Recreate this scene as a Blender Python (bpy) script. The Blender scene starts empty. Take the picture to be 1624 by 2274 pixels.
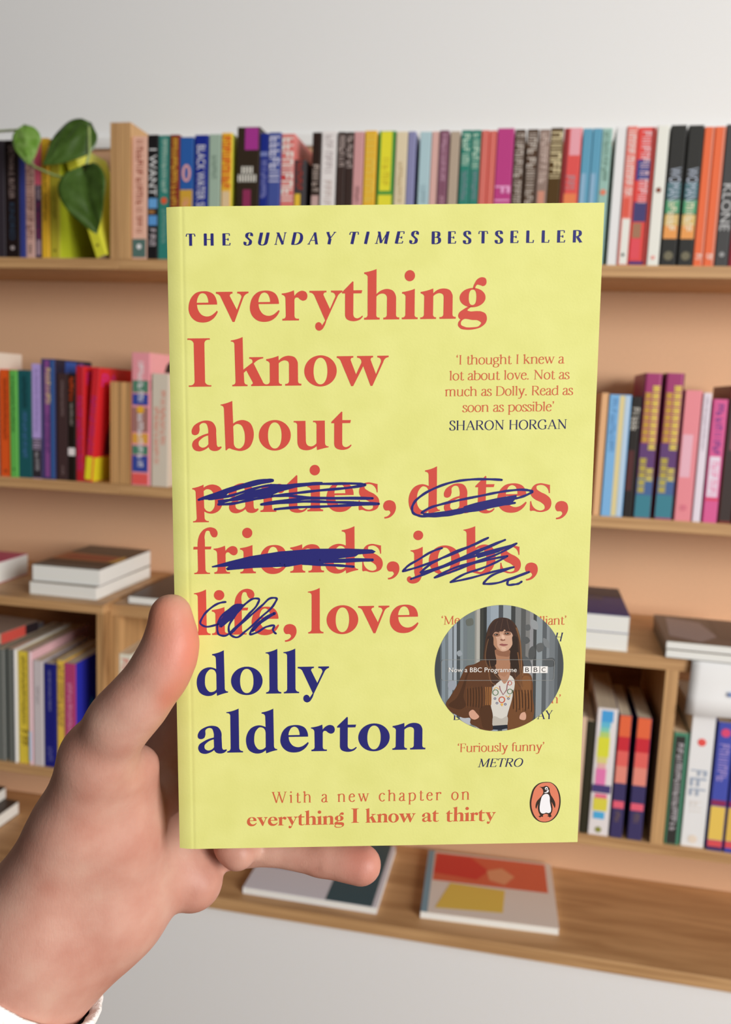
import bpy, bmesh, math, random
import numpy as np
from mathutils import Vector, Matrix
from mathutils.geometry import tessellate_polygon

# ------------------------------------------------------------------ camera, light, exposure
S = bpy.context.scene
COL = S.collection
EYE = 1.35                                   # camera height above the floor; tables below are relative to it
cam_data = bpy.data.cameras.new('camera')
cam = bpy.data.objects.new('camera', cam_data)
COL.objects.link(cam)
R = Matrix(((0.980070, -0.066971, -0.187022), (0.194249, 0.125984, 0.972828), (0.041590, 0.989769, -0.136482)))                             # columns: right, up, forward
cam.matrix_world = Matrix.Translation((0, 0, EYE)) @ Matrix((
    (R[0][0], R[0][1], -R[0][2], 0), (R[1][0], R[1][1], -R[1][2], 0), (R[2][0], R[2][1], -R[2][2], 0), (0, 0, 0, 1)))
cam_data.sensor_fit = 'HORIZONTAL'
cam_data.sensor_width = 36.0
cam_data.lens = 1900.0 / 1624.0 * 36.0
cam_data.clip_start = 0.02
cam_data.dof.use_dof = True
cam_data.dof.focus_distance = 0.272
cam_data.dof.aperture_fstop = cam_data.lens / 1.75
S.camera = cam

S.view_settings.view_transform = 'Standard'
S.view_settings.look = 'None'
S.view_settings.gamma = 1.0
S.view_settings.use_curve_mapping = False
S.view_settings.exposure = 0.0

world = bpy.data.worlds.new('daylight_room'); S.world = world
world.use_nodes = True
wn = world.node_tree.nodes['Background']
wn.inputs[1].default_value = 0.30             # the room around: bright window side at right, dim far side at left
wt = world.node_tree
w_tc = wt.nodes.new('ShaderNodeTexCoord'); w_sep = wt.nodes.new('ShaderNodeSeparateXYZ'); w_ramp = wt.nodes.new('ShaderNodeValToRGB')
w_map = wt.nodes.new('ShaderNodeMapRange'); w_map.inputs['From Min'].default_value = -1; w_map.inputs['From Max'].default_value = 1
w_ramp.color_ramp.elements[0].position = 0.40; w_ramp.color_ramp.elements[0].color = (0.13, 0.115, 0.105, 1)
w_ramp.color_ramp.elements[1].position = 0.92; w_ramp.color_ramp.elements[1].color = (0.96, 0.97, 1.0, 1)
wt.links.new(w_tc.outputs['Generated'], w_sep.inputs[0]); wt.links.new(w_sep.outputs['X'], w_map.inputs['Value'])
wt.links.new(w_map.outputs['Result'], w_ramp.inputs['Fac']); wt.links.new(w_ramp.outputs['Color'], wn.inputs[0])

def area_light(name, loc, target, sx, sy, power, colour):
    d = bpy.data.lights.new(name, 'AREA'); d.shape = 'RECTANGLE'; d.size = sx; d.size_y = sy
    d.energy = power; d.color = colour
    o = bpy.data.objects.new(name, d); COL.objects.link(o); o.location = loc
    o.rotation_euler = (Vector(target) - Vector(loc)).to_track_quat('-Z', 'Y').to_euler()
    return o
area_light('window_daylight', (2.95, -1.6, 1.98), (0.0, 1.0, 1.15), 1.9, 1.7, 162, (1.0, 0.985, 0.96))
area_light('added_overhead_fill', (0.2, -0.5, 2.75), (0.0, 1.0, 1.1), 1.6, 1.0, 5, (1.0, 0.97, 0.93))  # weak fill from overhead, added; it stands for no known ceiling fixture

# ------------------------------------------------------------------ materials
def lin(c):
    c = c / 255.0
    return c / 12.92 if c <= 0.04045 else ((c + 0.055) / 1.055) ** 2.4
def lin3(rgb, k=1.0): return tuple(min(0.92, lin(c) / k) for c in rgb) + (1.0,)
MATS = {}
def mat(rgb, rough=0.5, spec=0.3, k=0.72, name='printed_card'):
    key = (tuple(rgb), rough, spec, k, name)
    if key in MATS: return MATS[key]
    m = bpy.data.materials.new(name); m.use_nodes = True
    b = m.node_tree.nodes['Principled BSDF']
    b.inputs['Base Color'].default_value = lin3(rgb, k)
    b.inputs['Roughness'].default_value = rough
    b.inputs['Specular IOR Level'].default_value = spec
    MATS[key] = m
    return m
def nodes_of(m):
    nt = m.node_tree
    return nt, nt.nodes, nt.links, nt.nodes['Principled BSDF']
def ramp(nodes, stops):
    r = nodes.new('ShaderNodeValToRGB')
    while len(r.color_ramp.elements) < len(stops): r.color_ramp.elements.new(0.5)
    for e, (p, c) in zip(r.color_ramp.elements, stops): e.position = p; e.color = c
    return r
def wood(name, a, b, scale, k=0.72, rough=0.5):
    m = bpy.data.materials.new(name); m.use_nodes = True
    nt, N, L, P = nodes_of(m)
    tc = N.new('ShaderNodeTexCoord'); mp = N.new('ShaderNodeMapping'); mp.inputs['Scale'].default_value = scale
    nz = N.new('ShaderNodeTexNoise'); nz.inputs['Scale'].default_value = 3.0; nz.inputs['Detail'].default_value = 5; nz.inputs['Distortion'].default_value = 0.6
    r = ramp(N, [(0.3, lin3(a, k)), (0.7, lin3(b, k))])
    L.new(tc.outputs['Object'], mp.inputs['Vector']); L.new(mp.outputs['Vector'], nz.inputs['Vector'])
    L.new(nz.outputs['Fac'], r.inputs['Fac']); L.new(r.outputs['Color'], P.inputs['Base Color'])
    bp = N.new('ShaderNodeBump'); bp.inputs['Strength'].default_value = 0.08; bp.inputs['Distance'].default_value = 0.001
    L.new(nz.outputs['Fac'], bp.inputs['Height']); L.new(bp.outputs['Normal'], P.inputs['Normal'])
    P.inputs['Roughness'].default_value = rough
    return m
PINE = wood('pine_board', (156, 117, 76), (188, 149, 104), (1.5, 14, 60))
PINE_SIDE = wood('pine_panel', (156, 118, 78), (194, 154, 106), (60, 14, 1.5))
PLY_EDGE = wood('plywood_edge', (112, 78, 44), (196, 154, 104), (110, 6, 1.2))
BACKING = wood('dark_back_panel', (120, 78, 42), (140, 95, 55), (3, 3, 20))
def paint(name, rgb, k=0.72, bump=0.05, scale=220):
    m = bpy.data.materials.new(name); m.use_nodes = True
    nt, N, L, P = nodes_of(m)
    tc = N.new('ShaderNodeTexCoord'); nz = N.new('ShaderNodeTexNoise'); nz.inputs['Scale'].default_value = scale; nz.inputs['Detail'].default_value = 3
    r = ramp(N, [(0.35, lin3([c * 0.985 for c in rgb], k)), (0.65, lin3(rgb, k))])
    bp = N.new('ShaderNodeBump'); bp.inputs['Strength'].default_value = bump; bp.inputs['Distance'].default_value = 0.002
    L.new(tc.outputs['Object'], nz.inputs['Vector']); L.new(nz.outputs['Fac'], r.inputs['Fac']); L.new(r.outputs['Color'], P.inputs['Base Color'])
    L.new(nz.outputs['Fac'], bp.inputs['Height']); L.new(bp.outputs['Normal'], P.inputs['Normal'])
    P.inputs['Roughness'].default_value = 0.75; P.inputs['Specular IOR Level'].default_value = 0.2
    return m
PEACH = paint('peach_wall_paint', (202, 163, 130))
WHITE = paint('white_paint', (250, 249, 247), 1.0)
FLOOR = wood('floor_boards', (120, 92, 66), (140, 108, 80), (3, 30, 3), 0.9)
def paper_mat(name, rgb, axis, freq, k=0.72, dark=0.92):
    m = bpy.data.materials.new(name); m.use_nodes = True
    nt, N, L, P = nodes_of(m)
    tc = N.new('ShaderNodeTexCoord'); mp = N.new('ShaderNodeMapping')
    mp.inputs['Scale'].default_value = tuple(freq if i == axis else 2.0 for i in range(3))
    nz = N.new('ShaderNodeTexNoise'); nz.inputs['Scale'].default_value = 1.0; nz.inputs['Detail'].default_value = 2
    r = ramp(N, [(0.4, lin3([c * dark for c in rgb], k)), (0.6, lin3(rgb, k))])
    L.new(tc.outputs['Object'], mp.inputs['Vector']); L.new(mp.outputs['Vector'], nz.inputs['Vector'])
    L.new(nz.outputs['Fac'], r.inputs['Fac']); L.new(r.outputs['Color'], P.inputs['Base Color'])
    P.inputs['Roughness'].default_value = 0.85; P.inputs['Specular IOR Level'].default_value = 0.1
    return m
PAGES = paper_mat('page_edges', (205, 190, 165), 0, 900)
PAGES_TAN = paper_mat('tan_page_edges', (200, 154, 102), 0, 330, 0.72, 0.72)
PAGES_FLAT = paper_mat('white_page_edges', (240, 234, 222), 2, 900, 0.80, 0.96)

# ------------------------------------------------------------------ object helpers
def link(name, me, m=None, parent=None, smooth=False):
    o = bpy.data.objects.new(name, me); COL.objects.link(o)
    if m is not None: me.materials.append(m)
    if parent: o.parent = parent
    if smooth: me.polygons.foreach_set('use_smooth', [True] * len(me.polygons))
    return o
def empty(name, loc, rot=(0, 0, 0)):
    o = bpy.data.objects.new(name, None); COL.objects.link(o); o.location = loc; o.rotation_euler = rot
    o.empty_display_size = 0.02
    return o
def tag(o, label=None, cat=None, group=None, kind=None):
    if label: o['label'] = label
    if cat: o['category'] = cat
    if group: o['group'] = group
    if kind: o['kind'] = kind
    return o
def add_box(bm, x0, x1, y0, y1, z0, z1):
    v = [bm.verts.new(p) for p in ((x0,y0,z0),(x1,y0,z0),(x1,y1,z0),(x0,y1,z0),(x0,y0,z1),(x1,y0,z1),(x1,y1,z1),(x0,y1,z1))]
    for f in ((0,3,2,1),(4,5,6,7),(0,1,5,4),(1,2,6,5),(2,3,7,6),(3,0,4,7)): bm.faces.new([v[i] for i in f])
def add_prism(bm, pts, z0, z1):
    a = [bm.verts.new((x, y, z0)) for x, y in pts]; b = [bm.verts.new((x, y, z1)) for x, y in pts]
    n = len(pts)
    for i in range(n): bm.faces.new((a[i], a[(i+1) % n], b[(i+1) % n], b[i]))
    for ring, flip in ((a, True), (b, False)):
        for t in tessellate_polygon([[Vector((x, y, 0)) for x, y in pts]]):
            bm.faces.new([ring[i] for i in (t[::-1] if flip else t)])
def fin(bm, name, m, parent=None, bevel=0.0, smooth=False):
    bmesh.ops.recalc_face_normals(bm, faces=bm.faces)
    if bevel:
        bmesh.ops.bevel(bm, geom=list(bm.edges), offset=bevel, segments=2, affect='EDGES', profile=0.5)
    me = bpy.data.meshes.new(name); bm.to_mesh(me); bm.free()
    return link(name, me, m, parent, smooth)
def box(name, x0, x1, y0, y1, z0, z1, m, parent=None, bevel=0.0):
    bm = bmesh.new(); add_box(bm, x0, x1, y0, y1, z0, z1)
    return fin(bm, name, m, parent, bevel)
def rects(name, quads, m, parent):
    me = bpy.data.meshes.new(name); vs = []; fs = []
    for q in quads:
        n = len(vs); vs += q; fs.append(tuple(range(n, n + len(q))))
    me.from_pydata(vs, [], fs)
    return link(name, me, m, parent)

# ------------------------------------------------------------------ the room
FZ = -EYE
def Zw(z): return z + EYE
def room(name, x0, x1, y0, y1, z0, z1, m):
    return tag(box(name, x0, x1, y0, y1, Zw(z0), Zw(z1), m), kind='structure')
room('floor', -2.6, 2.8, -1.6, 1.7, FZ - .05, FZ, FLOOR)
room('wall_back', -2.6, 2.8, 1.6, 1.7, FZ, 0.452, PEACH)
room('wall_upper', -2.6, 2.8, 1.6, 1.7, 0.452, 1.5, WHITE)
room('trim_1', -2.6, 2.8, 1.588, 1.6, 0.446, 0.466, WHITE)

# wall shelves ------------------------------------------------------
def shelf(label, x0, x1, z0, z1, side=None):
    r = empty('wall_shelf', ((x0 + x1) / 2, 1.51, Zw(z0)))
    tag(r, label, 'shelf')
    c = r.location
    box('board', x0 - c.x, x1 - c.x, 1.42 - c.y, 1.5995 - c.y, 0, z1 - z0, PINE, r, 0.0008)
    if side:
        s = box('side_panel', side[0] - c.x, side[1] - c.x, 1.42 - c.y, 1.5995 - c.y, z1 - z0, z1 - z0 + 0.2255, PINE_SIDE, r, 0.0006)
    return r
shelf('pine wall shelf, upper one at left, under the black and yellow books', -1.45, -0.7284, 0.1968, 0.2152, (-0.7449, -0.7284))
shelf('pine wall shelf, upper long one with books above the held book', -0.728, 0.80, 0.1968, 0.2152, (-0.728, -0.7072))
shelf('pine wall shelf, lower one at left under the orange and teal books', -1.45, -0.7282, -0.198, -0.1792)
shelf('pine wall shelf, lower one running behind the held book to the right', -0.728, 0.80, -0.198, -0.1792)

# cubby cabinets under the ledge -----------------------------------
def cabinet(label, x0, x1, yf, ztop, zt2, zb, zb2, left, right, dividers=()):
    r = empty('cubby_cabinet', ((x0 + x1) / 2, 1.47, Zw(zb2))); tag(r, label, 'cabinet')
    c = r.location
    def part(n, a, b, y0, y1, z0, z1, m, bev=0.0006):
        return box(n, a - c.x, b - c.x, y0 - c.y, y1 - c.y, z0 - zb2, z1 - zb2, m, r, bev)
    part('top_board', x0, x1, yf, 1.5995, zt2, ztop, PINE)
    part('bottom_board', x0, x1, yf, 1.5995, zb2, zb, PINE)
    part('back_panel', x0 + .002, x1 - .002, 1.585, 1.5985, zb, zt2, BACKING)
    for a, b in [left, right]: part('side_panel', a, b, yf, 1.584, zb, zt2, PLY_EDGE)
    for a, b in dividers: part('divider', a, b, yf, 1.584, zb, zt2, PINE_SIDE)
    return r
cabinet('pine cubby cabinet at the left holding yellow and navy books', -1.35, -0.7025, 1.315, -0.376, -0.392, -0.683, -0.700, (-1.35, -1.332), (-0.7145, -0.7025))
cabinet('pine cubby cabinet in the middle, mostly hidden by hand and held book', -0.702, -0.105, 1.338, -0.379, -0.3985, -0.683, -0.700, (-0.702, -0.6895), (-0.123, -0.105))
cabinet('pine cubby cabinet at the right holding the rainbow spined and orange red books', -0.1045, 0.80, 1.335, -0.379, -0.3995, -0.683, -0.700, (-0.1045, -0.0865), (0.782, 0.80), [(0.2225, 0.2420)])

# low bench below the cubbies --------------------------------------
r = empty('low_bench', (-0.2, 1.465, 0)); tag(r, 'long low bench with pine top and white front below the cubbies', 'bench')
box('bench_top', -1.5, 1.3, 1.335 - 1.465, 1.5995 - 1.465, Zw(-0.915), Zw(-0.893), PINE, r, 0.001)
box('front_panel', -1.49, 1.29, 1.35 - 1.465, 1.37 - 1.465, 0.0005, Zw(-0.9152), WHITE, r)

# ------------------------------------------------------------------ shelf books
TOP_LEFT = [
(-0.9877, -0.9715, 0.205, 0.13, (95, 90, 95), [('m', (225, 220, 215), 0.1324, 0.0552, 0.5)], 'grey paperback at the far left end of the top shelf', {}),
(-0.9699, -0.9495, 0.2, 0.13, (48, 42, 48), [], "plain charcoal paperback left of the black spine with the fantasy author's name", {}),
(-0.9486, -0.9212, 0.2, 0.135, (28, 18, 18), [('t', 'OCTAVIA E. BUTLER', (150, 130, 125), 0.1912, 0.1016, 0.36), ('t', 'KINDRED', (45, 65, 85), 0.0939, 0.0307, 0.36), ('d', (150, 140, 140), 0.0167, 0.14)], 'black paperback with grey capitals and a blue title, left end of top shelf', {}),
(-0.9206, -0.9091, 0.196, 0.13, (50, 58, 125), [], 'thin navy blue book beside the black author-name paperback on the top shelf', {}),
(-0.9082, -0.8916, 0.2, 0.13, (190, 152, 142), [('m', (120, 80, 72), 0.1576, 0.0325, 0.75), ('m', (60, 40, 38), 0.0232, 0.0077, 0.4)], 'beige pink mottled book under the trailing plant stem', {}),
(-0.8907, -0.8767, 0.198, 0.13, (56, 46, 76), [('b', (215, 95, 120), 0.198, 0.1243, 0.0, 1), ('m', (205, 180, 185), 0.1228, 0.0977, 0.5), ('m', (140, 50, 90), 0.0954, 0.0326, 0.5), ('b', (150, 125, 135), 0.031, 0.0048, 0.2, 0.8)], 'navy spine with a pink top half left of the yellow books', {}),
(-0.8759, -0.862, 0.202, 0.13, (214, 168, 45), [('m', (120, 90, 25), 0.1619, 0.1166, 0.4), ('m', (110, 80, 25), 0.1091, 0.0634, 0.4)], 'golden yellow thin paperback behind the plant leaves', {}),
(-0.8604, -0.8422, 0.2, 0.125, (170, 160, 48), [('m', (120, 110, 30), 0.1204, 0.0672, 0.35), ('d', (105, 95, 30), 0.0128, 0.14)], 'olive yellow paperback standing upright with its lime cover side showing', {'cover': (178, 188, 45)})]
TOP_LEAN = [
(-0.7719, -0.7523, 0.2, 0.125, (200, 198, 55), [('d', (120, 110, 40), 0.0198, 0.14), ('m', (140, 130, 40), 0.1312, 0.0788, 0.35)], 'yellow paperback leaning left against the gap below the big plant leaf', {'cover': (215, 220, 70)})]
TOP_ROW = [
(-0.7062, -0.6788, 0.203, 0.13, (238, 168, 148), [('m', (150, 80, 62), 0.197, 0.0789, 0.45), ('m', (150, 80, 62), 0.0729, 0.0414, 0.4), ('b', (78, 104, 98), 0.0339, 0.003, 0, 1), ('d', (225, 220, 215), 0.0211, 0.16)], 'salmon pink paperback with a grey green foot beside the shelf upright', {}),
(-0.6771, -0.6581, 0.205, 0.13, (26, 24, 26), [('t', 'I WANT', (225, 220, 215), 0.182, 0.1056, 0.72), ('b', (95, 150, 200), 0.1012, 0.0848, 0.1, 0.95), ('b', (150, 105, 60), 0.0819, 0.0759, 0.1, 0.7), ('b', (85, 140, 195), 0.0729, 0.0565, 0.1, 0.95), ('m', (190, 180, 185), 0.0506, 0.0228, 0.6)], 'black paperback with big white letters and blue shapes at left of the held book', {}),
(-0.6576, -0.6364, 0.204, 0.13, (46, 118, 108), [('m', (165, 190, 175), 0.19799999999999998, 0.1085, 0.4), ('d', (205, 85, 50), 0.0974, 0.26), ('m', (110, 150, 140), 0.0826, 0.0268, 0.35)], 'teal paperback with an orange dot just left of the held book', {}),
(-0.6356, -0.6193, 0.204, 0.13, (118, 38, 28), [('m', (205, 165, 60), 0.19799999999999998, 0.0863, 0.6)], "maroon paperback with gold lettering above the held book's left corner", {}),
(-0.6185, -0.5942, 0.2, 0.13, (40, 85, 152), [('r', (225, 155, 150), 0.142, 0.4), ('b', (190, 148, 52), 0.115, 0.0039, 0, 1), ('m', (205, 140, 120), 0.1011, 0.0716, 0.5)], 'blue paperback with a big pink letter O over a mustard foot', {}),
(-0.5917, -0.5684, 0.203, 0.13, (24, 40, 128), [('t', 'BLACK WATER SISTER', (205, 205, 210), 0.1867, 0.0569, 0.62)], 'royal blue paperback with white capitals above the held book', {}),
(-0.5668, -0.546, 0.204, 0.13, (146, 166, 150), [('m', (110, 130, 115), 0.1699, 0.1301, 0.4)], 'sage green paperback next to the royal blue lettered spine', {}),
(-0.5444, -0.5269, 0.206, 0.13, (222, 165, 50), [('m', (195, 60, 35), 0.19999999999999998, 0.1169, 0.85), ('b', (205, 180, 140), 0.1126, 0.0864, 0.1, 0.9)], 'orange yellow paperback with red letters and bright yellow cover edge', {'cover': (250, 225, 70)}),
(-0.5166, -0.4773, 0.214, 0.135, (46, 36, 26), [('b', (150, 50, 130), 0.214, 0.1778, 0.35, 1), ('mh', (215, 210, 200), 0.1514, 0.1399, 0.55), ('mh', (215, 210, 200), 0.1384, 0.1269, 0.85), ('b', (130, 45, 80), 0.1146, 0.0784, 0.3, 0.65)], 'thick black book with two white words and magenta marks, top shelf', {}),
(-0.4765, -0.4624, 0.204, 0.13, (26, 40, 122), [('b', (110, 120, 170), 0.1747, 0.1676, 0, 1), ('m', (125, 130, 180), 0.1618, 0.1008, 0.6)], 'navy paperback with pale blue lettering right of the thick black book', {}),
(-0.4616, -0.4414, 0.205, 0.13, (62, 76, 140), [('m', (190, 190, 210), 0.19899999999999998, 0.126, 0.85)], 'denim blue paperback with white scrawled lettering on the top shelf', {}),
(-0.4406, -0.4182, 0.203, 0.13, (200, 110, 105), [('m', (235, 215, 205), 0.197, 0.0936, 0.85), ('b', (185, 55, 55), 0.1494, 0.1294, 0.1, 0.7)], 'red and white mottled paperback left of the short charcoal book', {}),
(-0.4174, -0.3982, 0.162, 0.12, (60, 56, 58), [('m', (150, 55, 45), 0.162, 0.1115, 0.5), ('b', (215, 175, 55), 0.1079, 0.0864, 0.1, 0.6)], 'short charcoal paperback with red letters and a yellow mark', {}),
(-0.3875, -0.373, 0.204, 0.13, (42, 28, 22), [('m', (180, 165, 155), 0.1532, 0.1107, 0.7), ('b', (180, 150, 145), 0.105, 0.0793, 0.1, 0.9)], 'very dark brown paperback with white marks left of the broad white spine', {}),
(-0.3722, -0.3471, 0.206, 0.14, (218, 208, 206), [('m', (175, 165, 165), 0.19999999999999998, 0.1326, 0.5), ('m', (185, 170, 165), 0.129, 0.0864, 0.5)], 'broad white paperback with grey lettering on the top shelf', {}),
(-0.3449, -0.332, 0.204, 0.13, (56, 42, 38), [('m', (170, 155, 150), 0.19799999999999998, 0.148, 0.75)], 'dark brown paperback with grey lettering, left one of the matching pair', {}),
(-0.3313, -0.3185, 0.204, 0.13, (54, 40, 36), [('m', (170, 155, 150), 0.19799999999999998, 0.1478, 0.75)], 'dark brown paperback with grey lettering, right one of the matching pair', {}),
(-0.3177, -0.3013, 0.204, 0.13, (192, 142, 142), [('m', (125, 85, 88), 0.1189, 0.0935, 0.4)], 'dusty rose paperback between dark brown pair and orange yellow spine', {}),
(-0.2998, -0.2804, 0.205, 0.13, (228, 165, 45), [('m', (235, 185, 80), 0.19899999999999998, 0.0935, 0.8)], 'orange yellow paperback left of the green bordered one', {}),
(-0.2774, -0.25, 0.205, 0.13, (70, 140, 60), [('b', (228, 205, 50), 0.205, 0.1124, 0.15, 0.8), ('b', (215, 205, 55), 0.1061, 0.0794, 0.1, 0.9), ('m', (190, 170, 40), 0.1634, 0.1215, 0.4)], 'green bordered yellow paperback on the top shelf behind the held book', {}),
(-0.2486, -0.2302, 0.203, 0.13, (206, 192, 162), [('m', (180, 160, 120), 0.1562, 0.0935, 0.4)], 'cream paperback right of the green bordered yellow one', {}),
(-0.2294, -0.217, 0.203, 0.13, (126, 126, 162), [], 'lavender blue thin paperback on the top shelf', {}),
(-0.2104, -0.1922, 0.203, 0.13, (160, 186, 192), [('m', (135, 160, 168), 0.1213, 0.0934, 0.5)], 'pale grey blue paperback beside the lavender blue one', {}),
(-0.1915, -0.1792, 0.203, 0.13, (200, 160, 152), [], 'pale pink thin paperback left of the plum spine', {}),
(-0.1785, -0.164, 0.204, 0.13, (120, 78, 96), [('m', (185, 145, 165), 0.19799999999999998, 0.1246, 0.5), ('m', (175, 135, 150), 0.1031, 0.0865, 0.5)], 'plum paperback with pale lettering on the top shelf', {}),
(-0.1619, -0.1468, 0.203, 0.13, (166, 150, 132), [], 'taupe paperback left of the twin teal ones', {}),
(-0.1439, -0.1282, 0.204, 0.13, (45, 120, 105), [('m', (180, 205, 185), 0.19799999999999998, 0.1464, 0.7), ('m', (115, 130, 140), 0.1416, 0.0969, 0.5)], 'teal paperback with white letters, left twin of the pair on the top shelf', {}),
(-0.1275, -0.1132, 0.204, 0.13, (45, 120, 105), [('m', (180, 205, 185), 0.19799999999999998, 0.1462, 0.7), ('m', (115, 130, 140), 0.1415, 0.0968, 0.5)], 'teal paperback with white letters, right twin of the pair on the top shelf', {}),
(-0.1125, -0.1005, 0.203, 0.13, (192, 95, 85), [('b', (205, 120, 110), 0.203, 0.0865, 0.4, 0.6)], 'coral red paperback, left of the matching two next to the teal twins', {}),
(-0.0998, -0.0885, 0.203, 0.13, (192, 95, 85), [('b', (205, 120, 110), 0.203, 0.0865, 0.4, 0.6)], 'coral red paperback, right of the matching two beside the magenta spine', {}),
(-0.0878, -0.0618, 0.206, 0.135, (172, 58, 120), [('m', (225, 150, 190), 0.1193, 0.0865, 0.9)], 'broad magenta paperback with pale script at its foot', {}),
(-0.0604, -0.0443, 0.204, 0.13, (72, 52, 38), [('m', (185, 175, 165), 0.19799999999999998, 0.1308, 0.75), ('m', (175, 165, 155), 0.1274, 0.0899, 0.7)], 'brown paperback with chunky white letters, left copy beside the magenta spine', {}),
(-0.0415, -0.0241, 0.204, 0.13, (72, 50, 34), [('m', (185, 175, 165), 0.19799999999999998, 0.1307, 0.75), ('m', (175, 165, 155), 0.1273, 0.0899, 0.7)], 'brown paperback with chunky white letters, right copy of the two', {}),
(-0.0227, -0.0062, 0.203, 0.13, (132, 112, 102), [('m', (190, 170, 160), 0.197, 0.1204, 0.6), ('b', (190, 130, 110), 0.111, 0.0797, 0.2, 0.8)], 'grey brown paperback with thin lettering on the top shelf', {}),
(-0.0055, 0.0138, 0.205, 0.13, (74, 52, 20), [('m', (205, 190, 150), 0.19899999999999998, 0.1305, 0.85)], 'dark olive paperback with big cream block letters', {}),
(0.0152, 0.0418, 0.204, 0.13, (205, 78, 75), [('b', (120, 35, 40), 0.204, 0.0798, 0, 0.25), ('b', (215, 150, 160), 0.204, 0.1638, 0.35, 1), ('b', (225, 120, 75), 0.1068, 0.0798, 0.2, 0.9), ('m', (165, 130, 135), 0.1337, 0.1135, 0.5)], 'coral and maroon patchwork paperback left of the sky blue pair', {}),
(0.0432, 0.0574, 0.203, 0.13, (88, 146, 172), [('b', (130, 165, 190), 0.1369, 0.0798, 0.1, 0.6)], "sky blue paperback, left one of the two above the held book's right end", {}),
(0.0581, 0.0716, 0.203, 0.13, (88, 146, 172), [('b', (130, 165, 190), 0.1368, 0.0798, 0.1, 0.6)], 'sky blue paperback, right one of the two beside the aqua spine', {}),
(0.0723, 0.0871, 0.203, 0.13, (140, 174, 164), [('m', (95, 125, 110), 0.197, 0.1234, 0.5), ('d', (205, 120, 95), 0.1087, 0.3)], "aqua paperback with an orange dot above the held book's right corner", {}),
(0.0931, 0.1081, 0.205, 0.135, (232, 228, 228), [], 'plain white paperback right of the held book on the top shelf', {}),
(0.1087, 0.1242, 0.205, 0.13, (236, 118, 108), [('m', (250, 200, 195), 0.19899999999999998, 0.1033, 0.7), ('b', (205, 85, 70), 0.0999, 0.0718, 0.15, 0.75), ('b', (235, 215, 205), 0.0692, 0.001, 0.2, 0.95), ('d', (80, 90, 85), 0.0152, 0.16)], 'pink red paperback with white script and a cream foot', {}),
(0.1256, 0.1511, 0.204, 0.13, (205, 70, 65), [('b', (48, 62, 125), 0.1568, 0.1264, 0, 0.8), ('b', (66, 60, 105), 0.0946, 0.0652, 0, 0.8), ('b', (150, 110, 85), 0.0632, 0.041, 0.1, 0.6), ('b', (205, 75, 85), 0.0397, 0.0094, 0, 0.6), ('b', (50, 50, 110), 0.006, 0.001, 0, 1), ('m', (225, 180, 185), 0.19799999999999998, 0.0932, 0.5), ('b', (110, 38, 32), 0.204, 0.001, 0.82, 1)], 'red and navy patchwork paperback right of the held book', {}),
(0.1531, 0.1704, 0.206, 0.135, (224, 214, 204), [('d', (120, 60, 40), 0.1118, 0.22), ('d', (215, 150, 140), 0.0116, 0.18)], 'cream hardback with a small brown dot on the top shelf', {}),
(0.173, 0.1955, 0.206, 0.135, (42, 42, 40), [('b', (55, 95, 100), 0.1229, 0.0998, 0, 0.95), ('b', (75, 145, 105), 0.0978, 0.0773, 0, 0.95), ('b', (200, 170, 105), 0.076, 0.06, 0, 0.95), ('b', (240, 145, 80), 0.06, 0.04, 0, 0.95), ('t', 'WOMAN', (170, 180, 195), 0.1446, 0.0959, 0.72), ('m', (240, 205, 180), 0.0932, 0.05, 0.5), ('d', (105, 100, 80), 0.0146, 0.3)], 'black spine fading through green to orange, left copy of the pair', {}),
(0.1988, 0.2205, 0.206, 0.135, (42, 42, 40), [('b', (55, 95, 100), 0.1228, 0.0998, 0, 0.95), ('b', (75, 145, 105), 0.0978, 0.0774, 0, 0.95), ('b', (200, 170, 105), 0.076, 0.0601, 0, 0.95), ('b', (240, 145, 80), 0.0601, 0.0402, 0, 0.95), ('t', 'WOMAN', (170, 180, 195), 0.1444, 0.0958, 0.72), ('m', (240, 205, 180), 0.0932, 0.0502, 0.5), ('d', (105, 100, 80), 0.0148, 0.3)], 'black spine fading through green to orange, right copy of the pair', {}),
(0.2212, 0.2355, 0.203, 0.13, (222, 100, 60), [('b', (205, 135, 115), 0.203, 0.0017, 0.78, 1), ('m', (240, 205, 195), 0.0177, 0.0097, 0.6)], 'thin orange paperback, left one of the two near the right end', {}),
(0.2362, 0.2512, 0.203, 0.13, (222, 100, 60), [('b', (205, 135, 115), 0.203, 0.0019, 0.78, 1), ('m', (240, 205, 195), 0.0179, 0.0099, 0.6)], 'thin orange paperback, right one of the two beside the charcoal spine', {}),
(0.2525, 0.2712, 0.206, 0.135, (62, 62, 62), [('t', 'KLONE', (180, 180, 180), 0.1206, 0.0524, 0.75), ('d', (140, 140, 140), 0.0174, 0.2)], 'charcoal paperback with big grey capitals at the right end of the top shelf', {}),
(0.2725, 0.2892, 0.204, 0.13, (120, 30, 40), [], 'maroon book cut by the right frame edge on the top shelf', {})]
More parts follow.
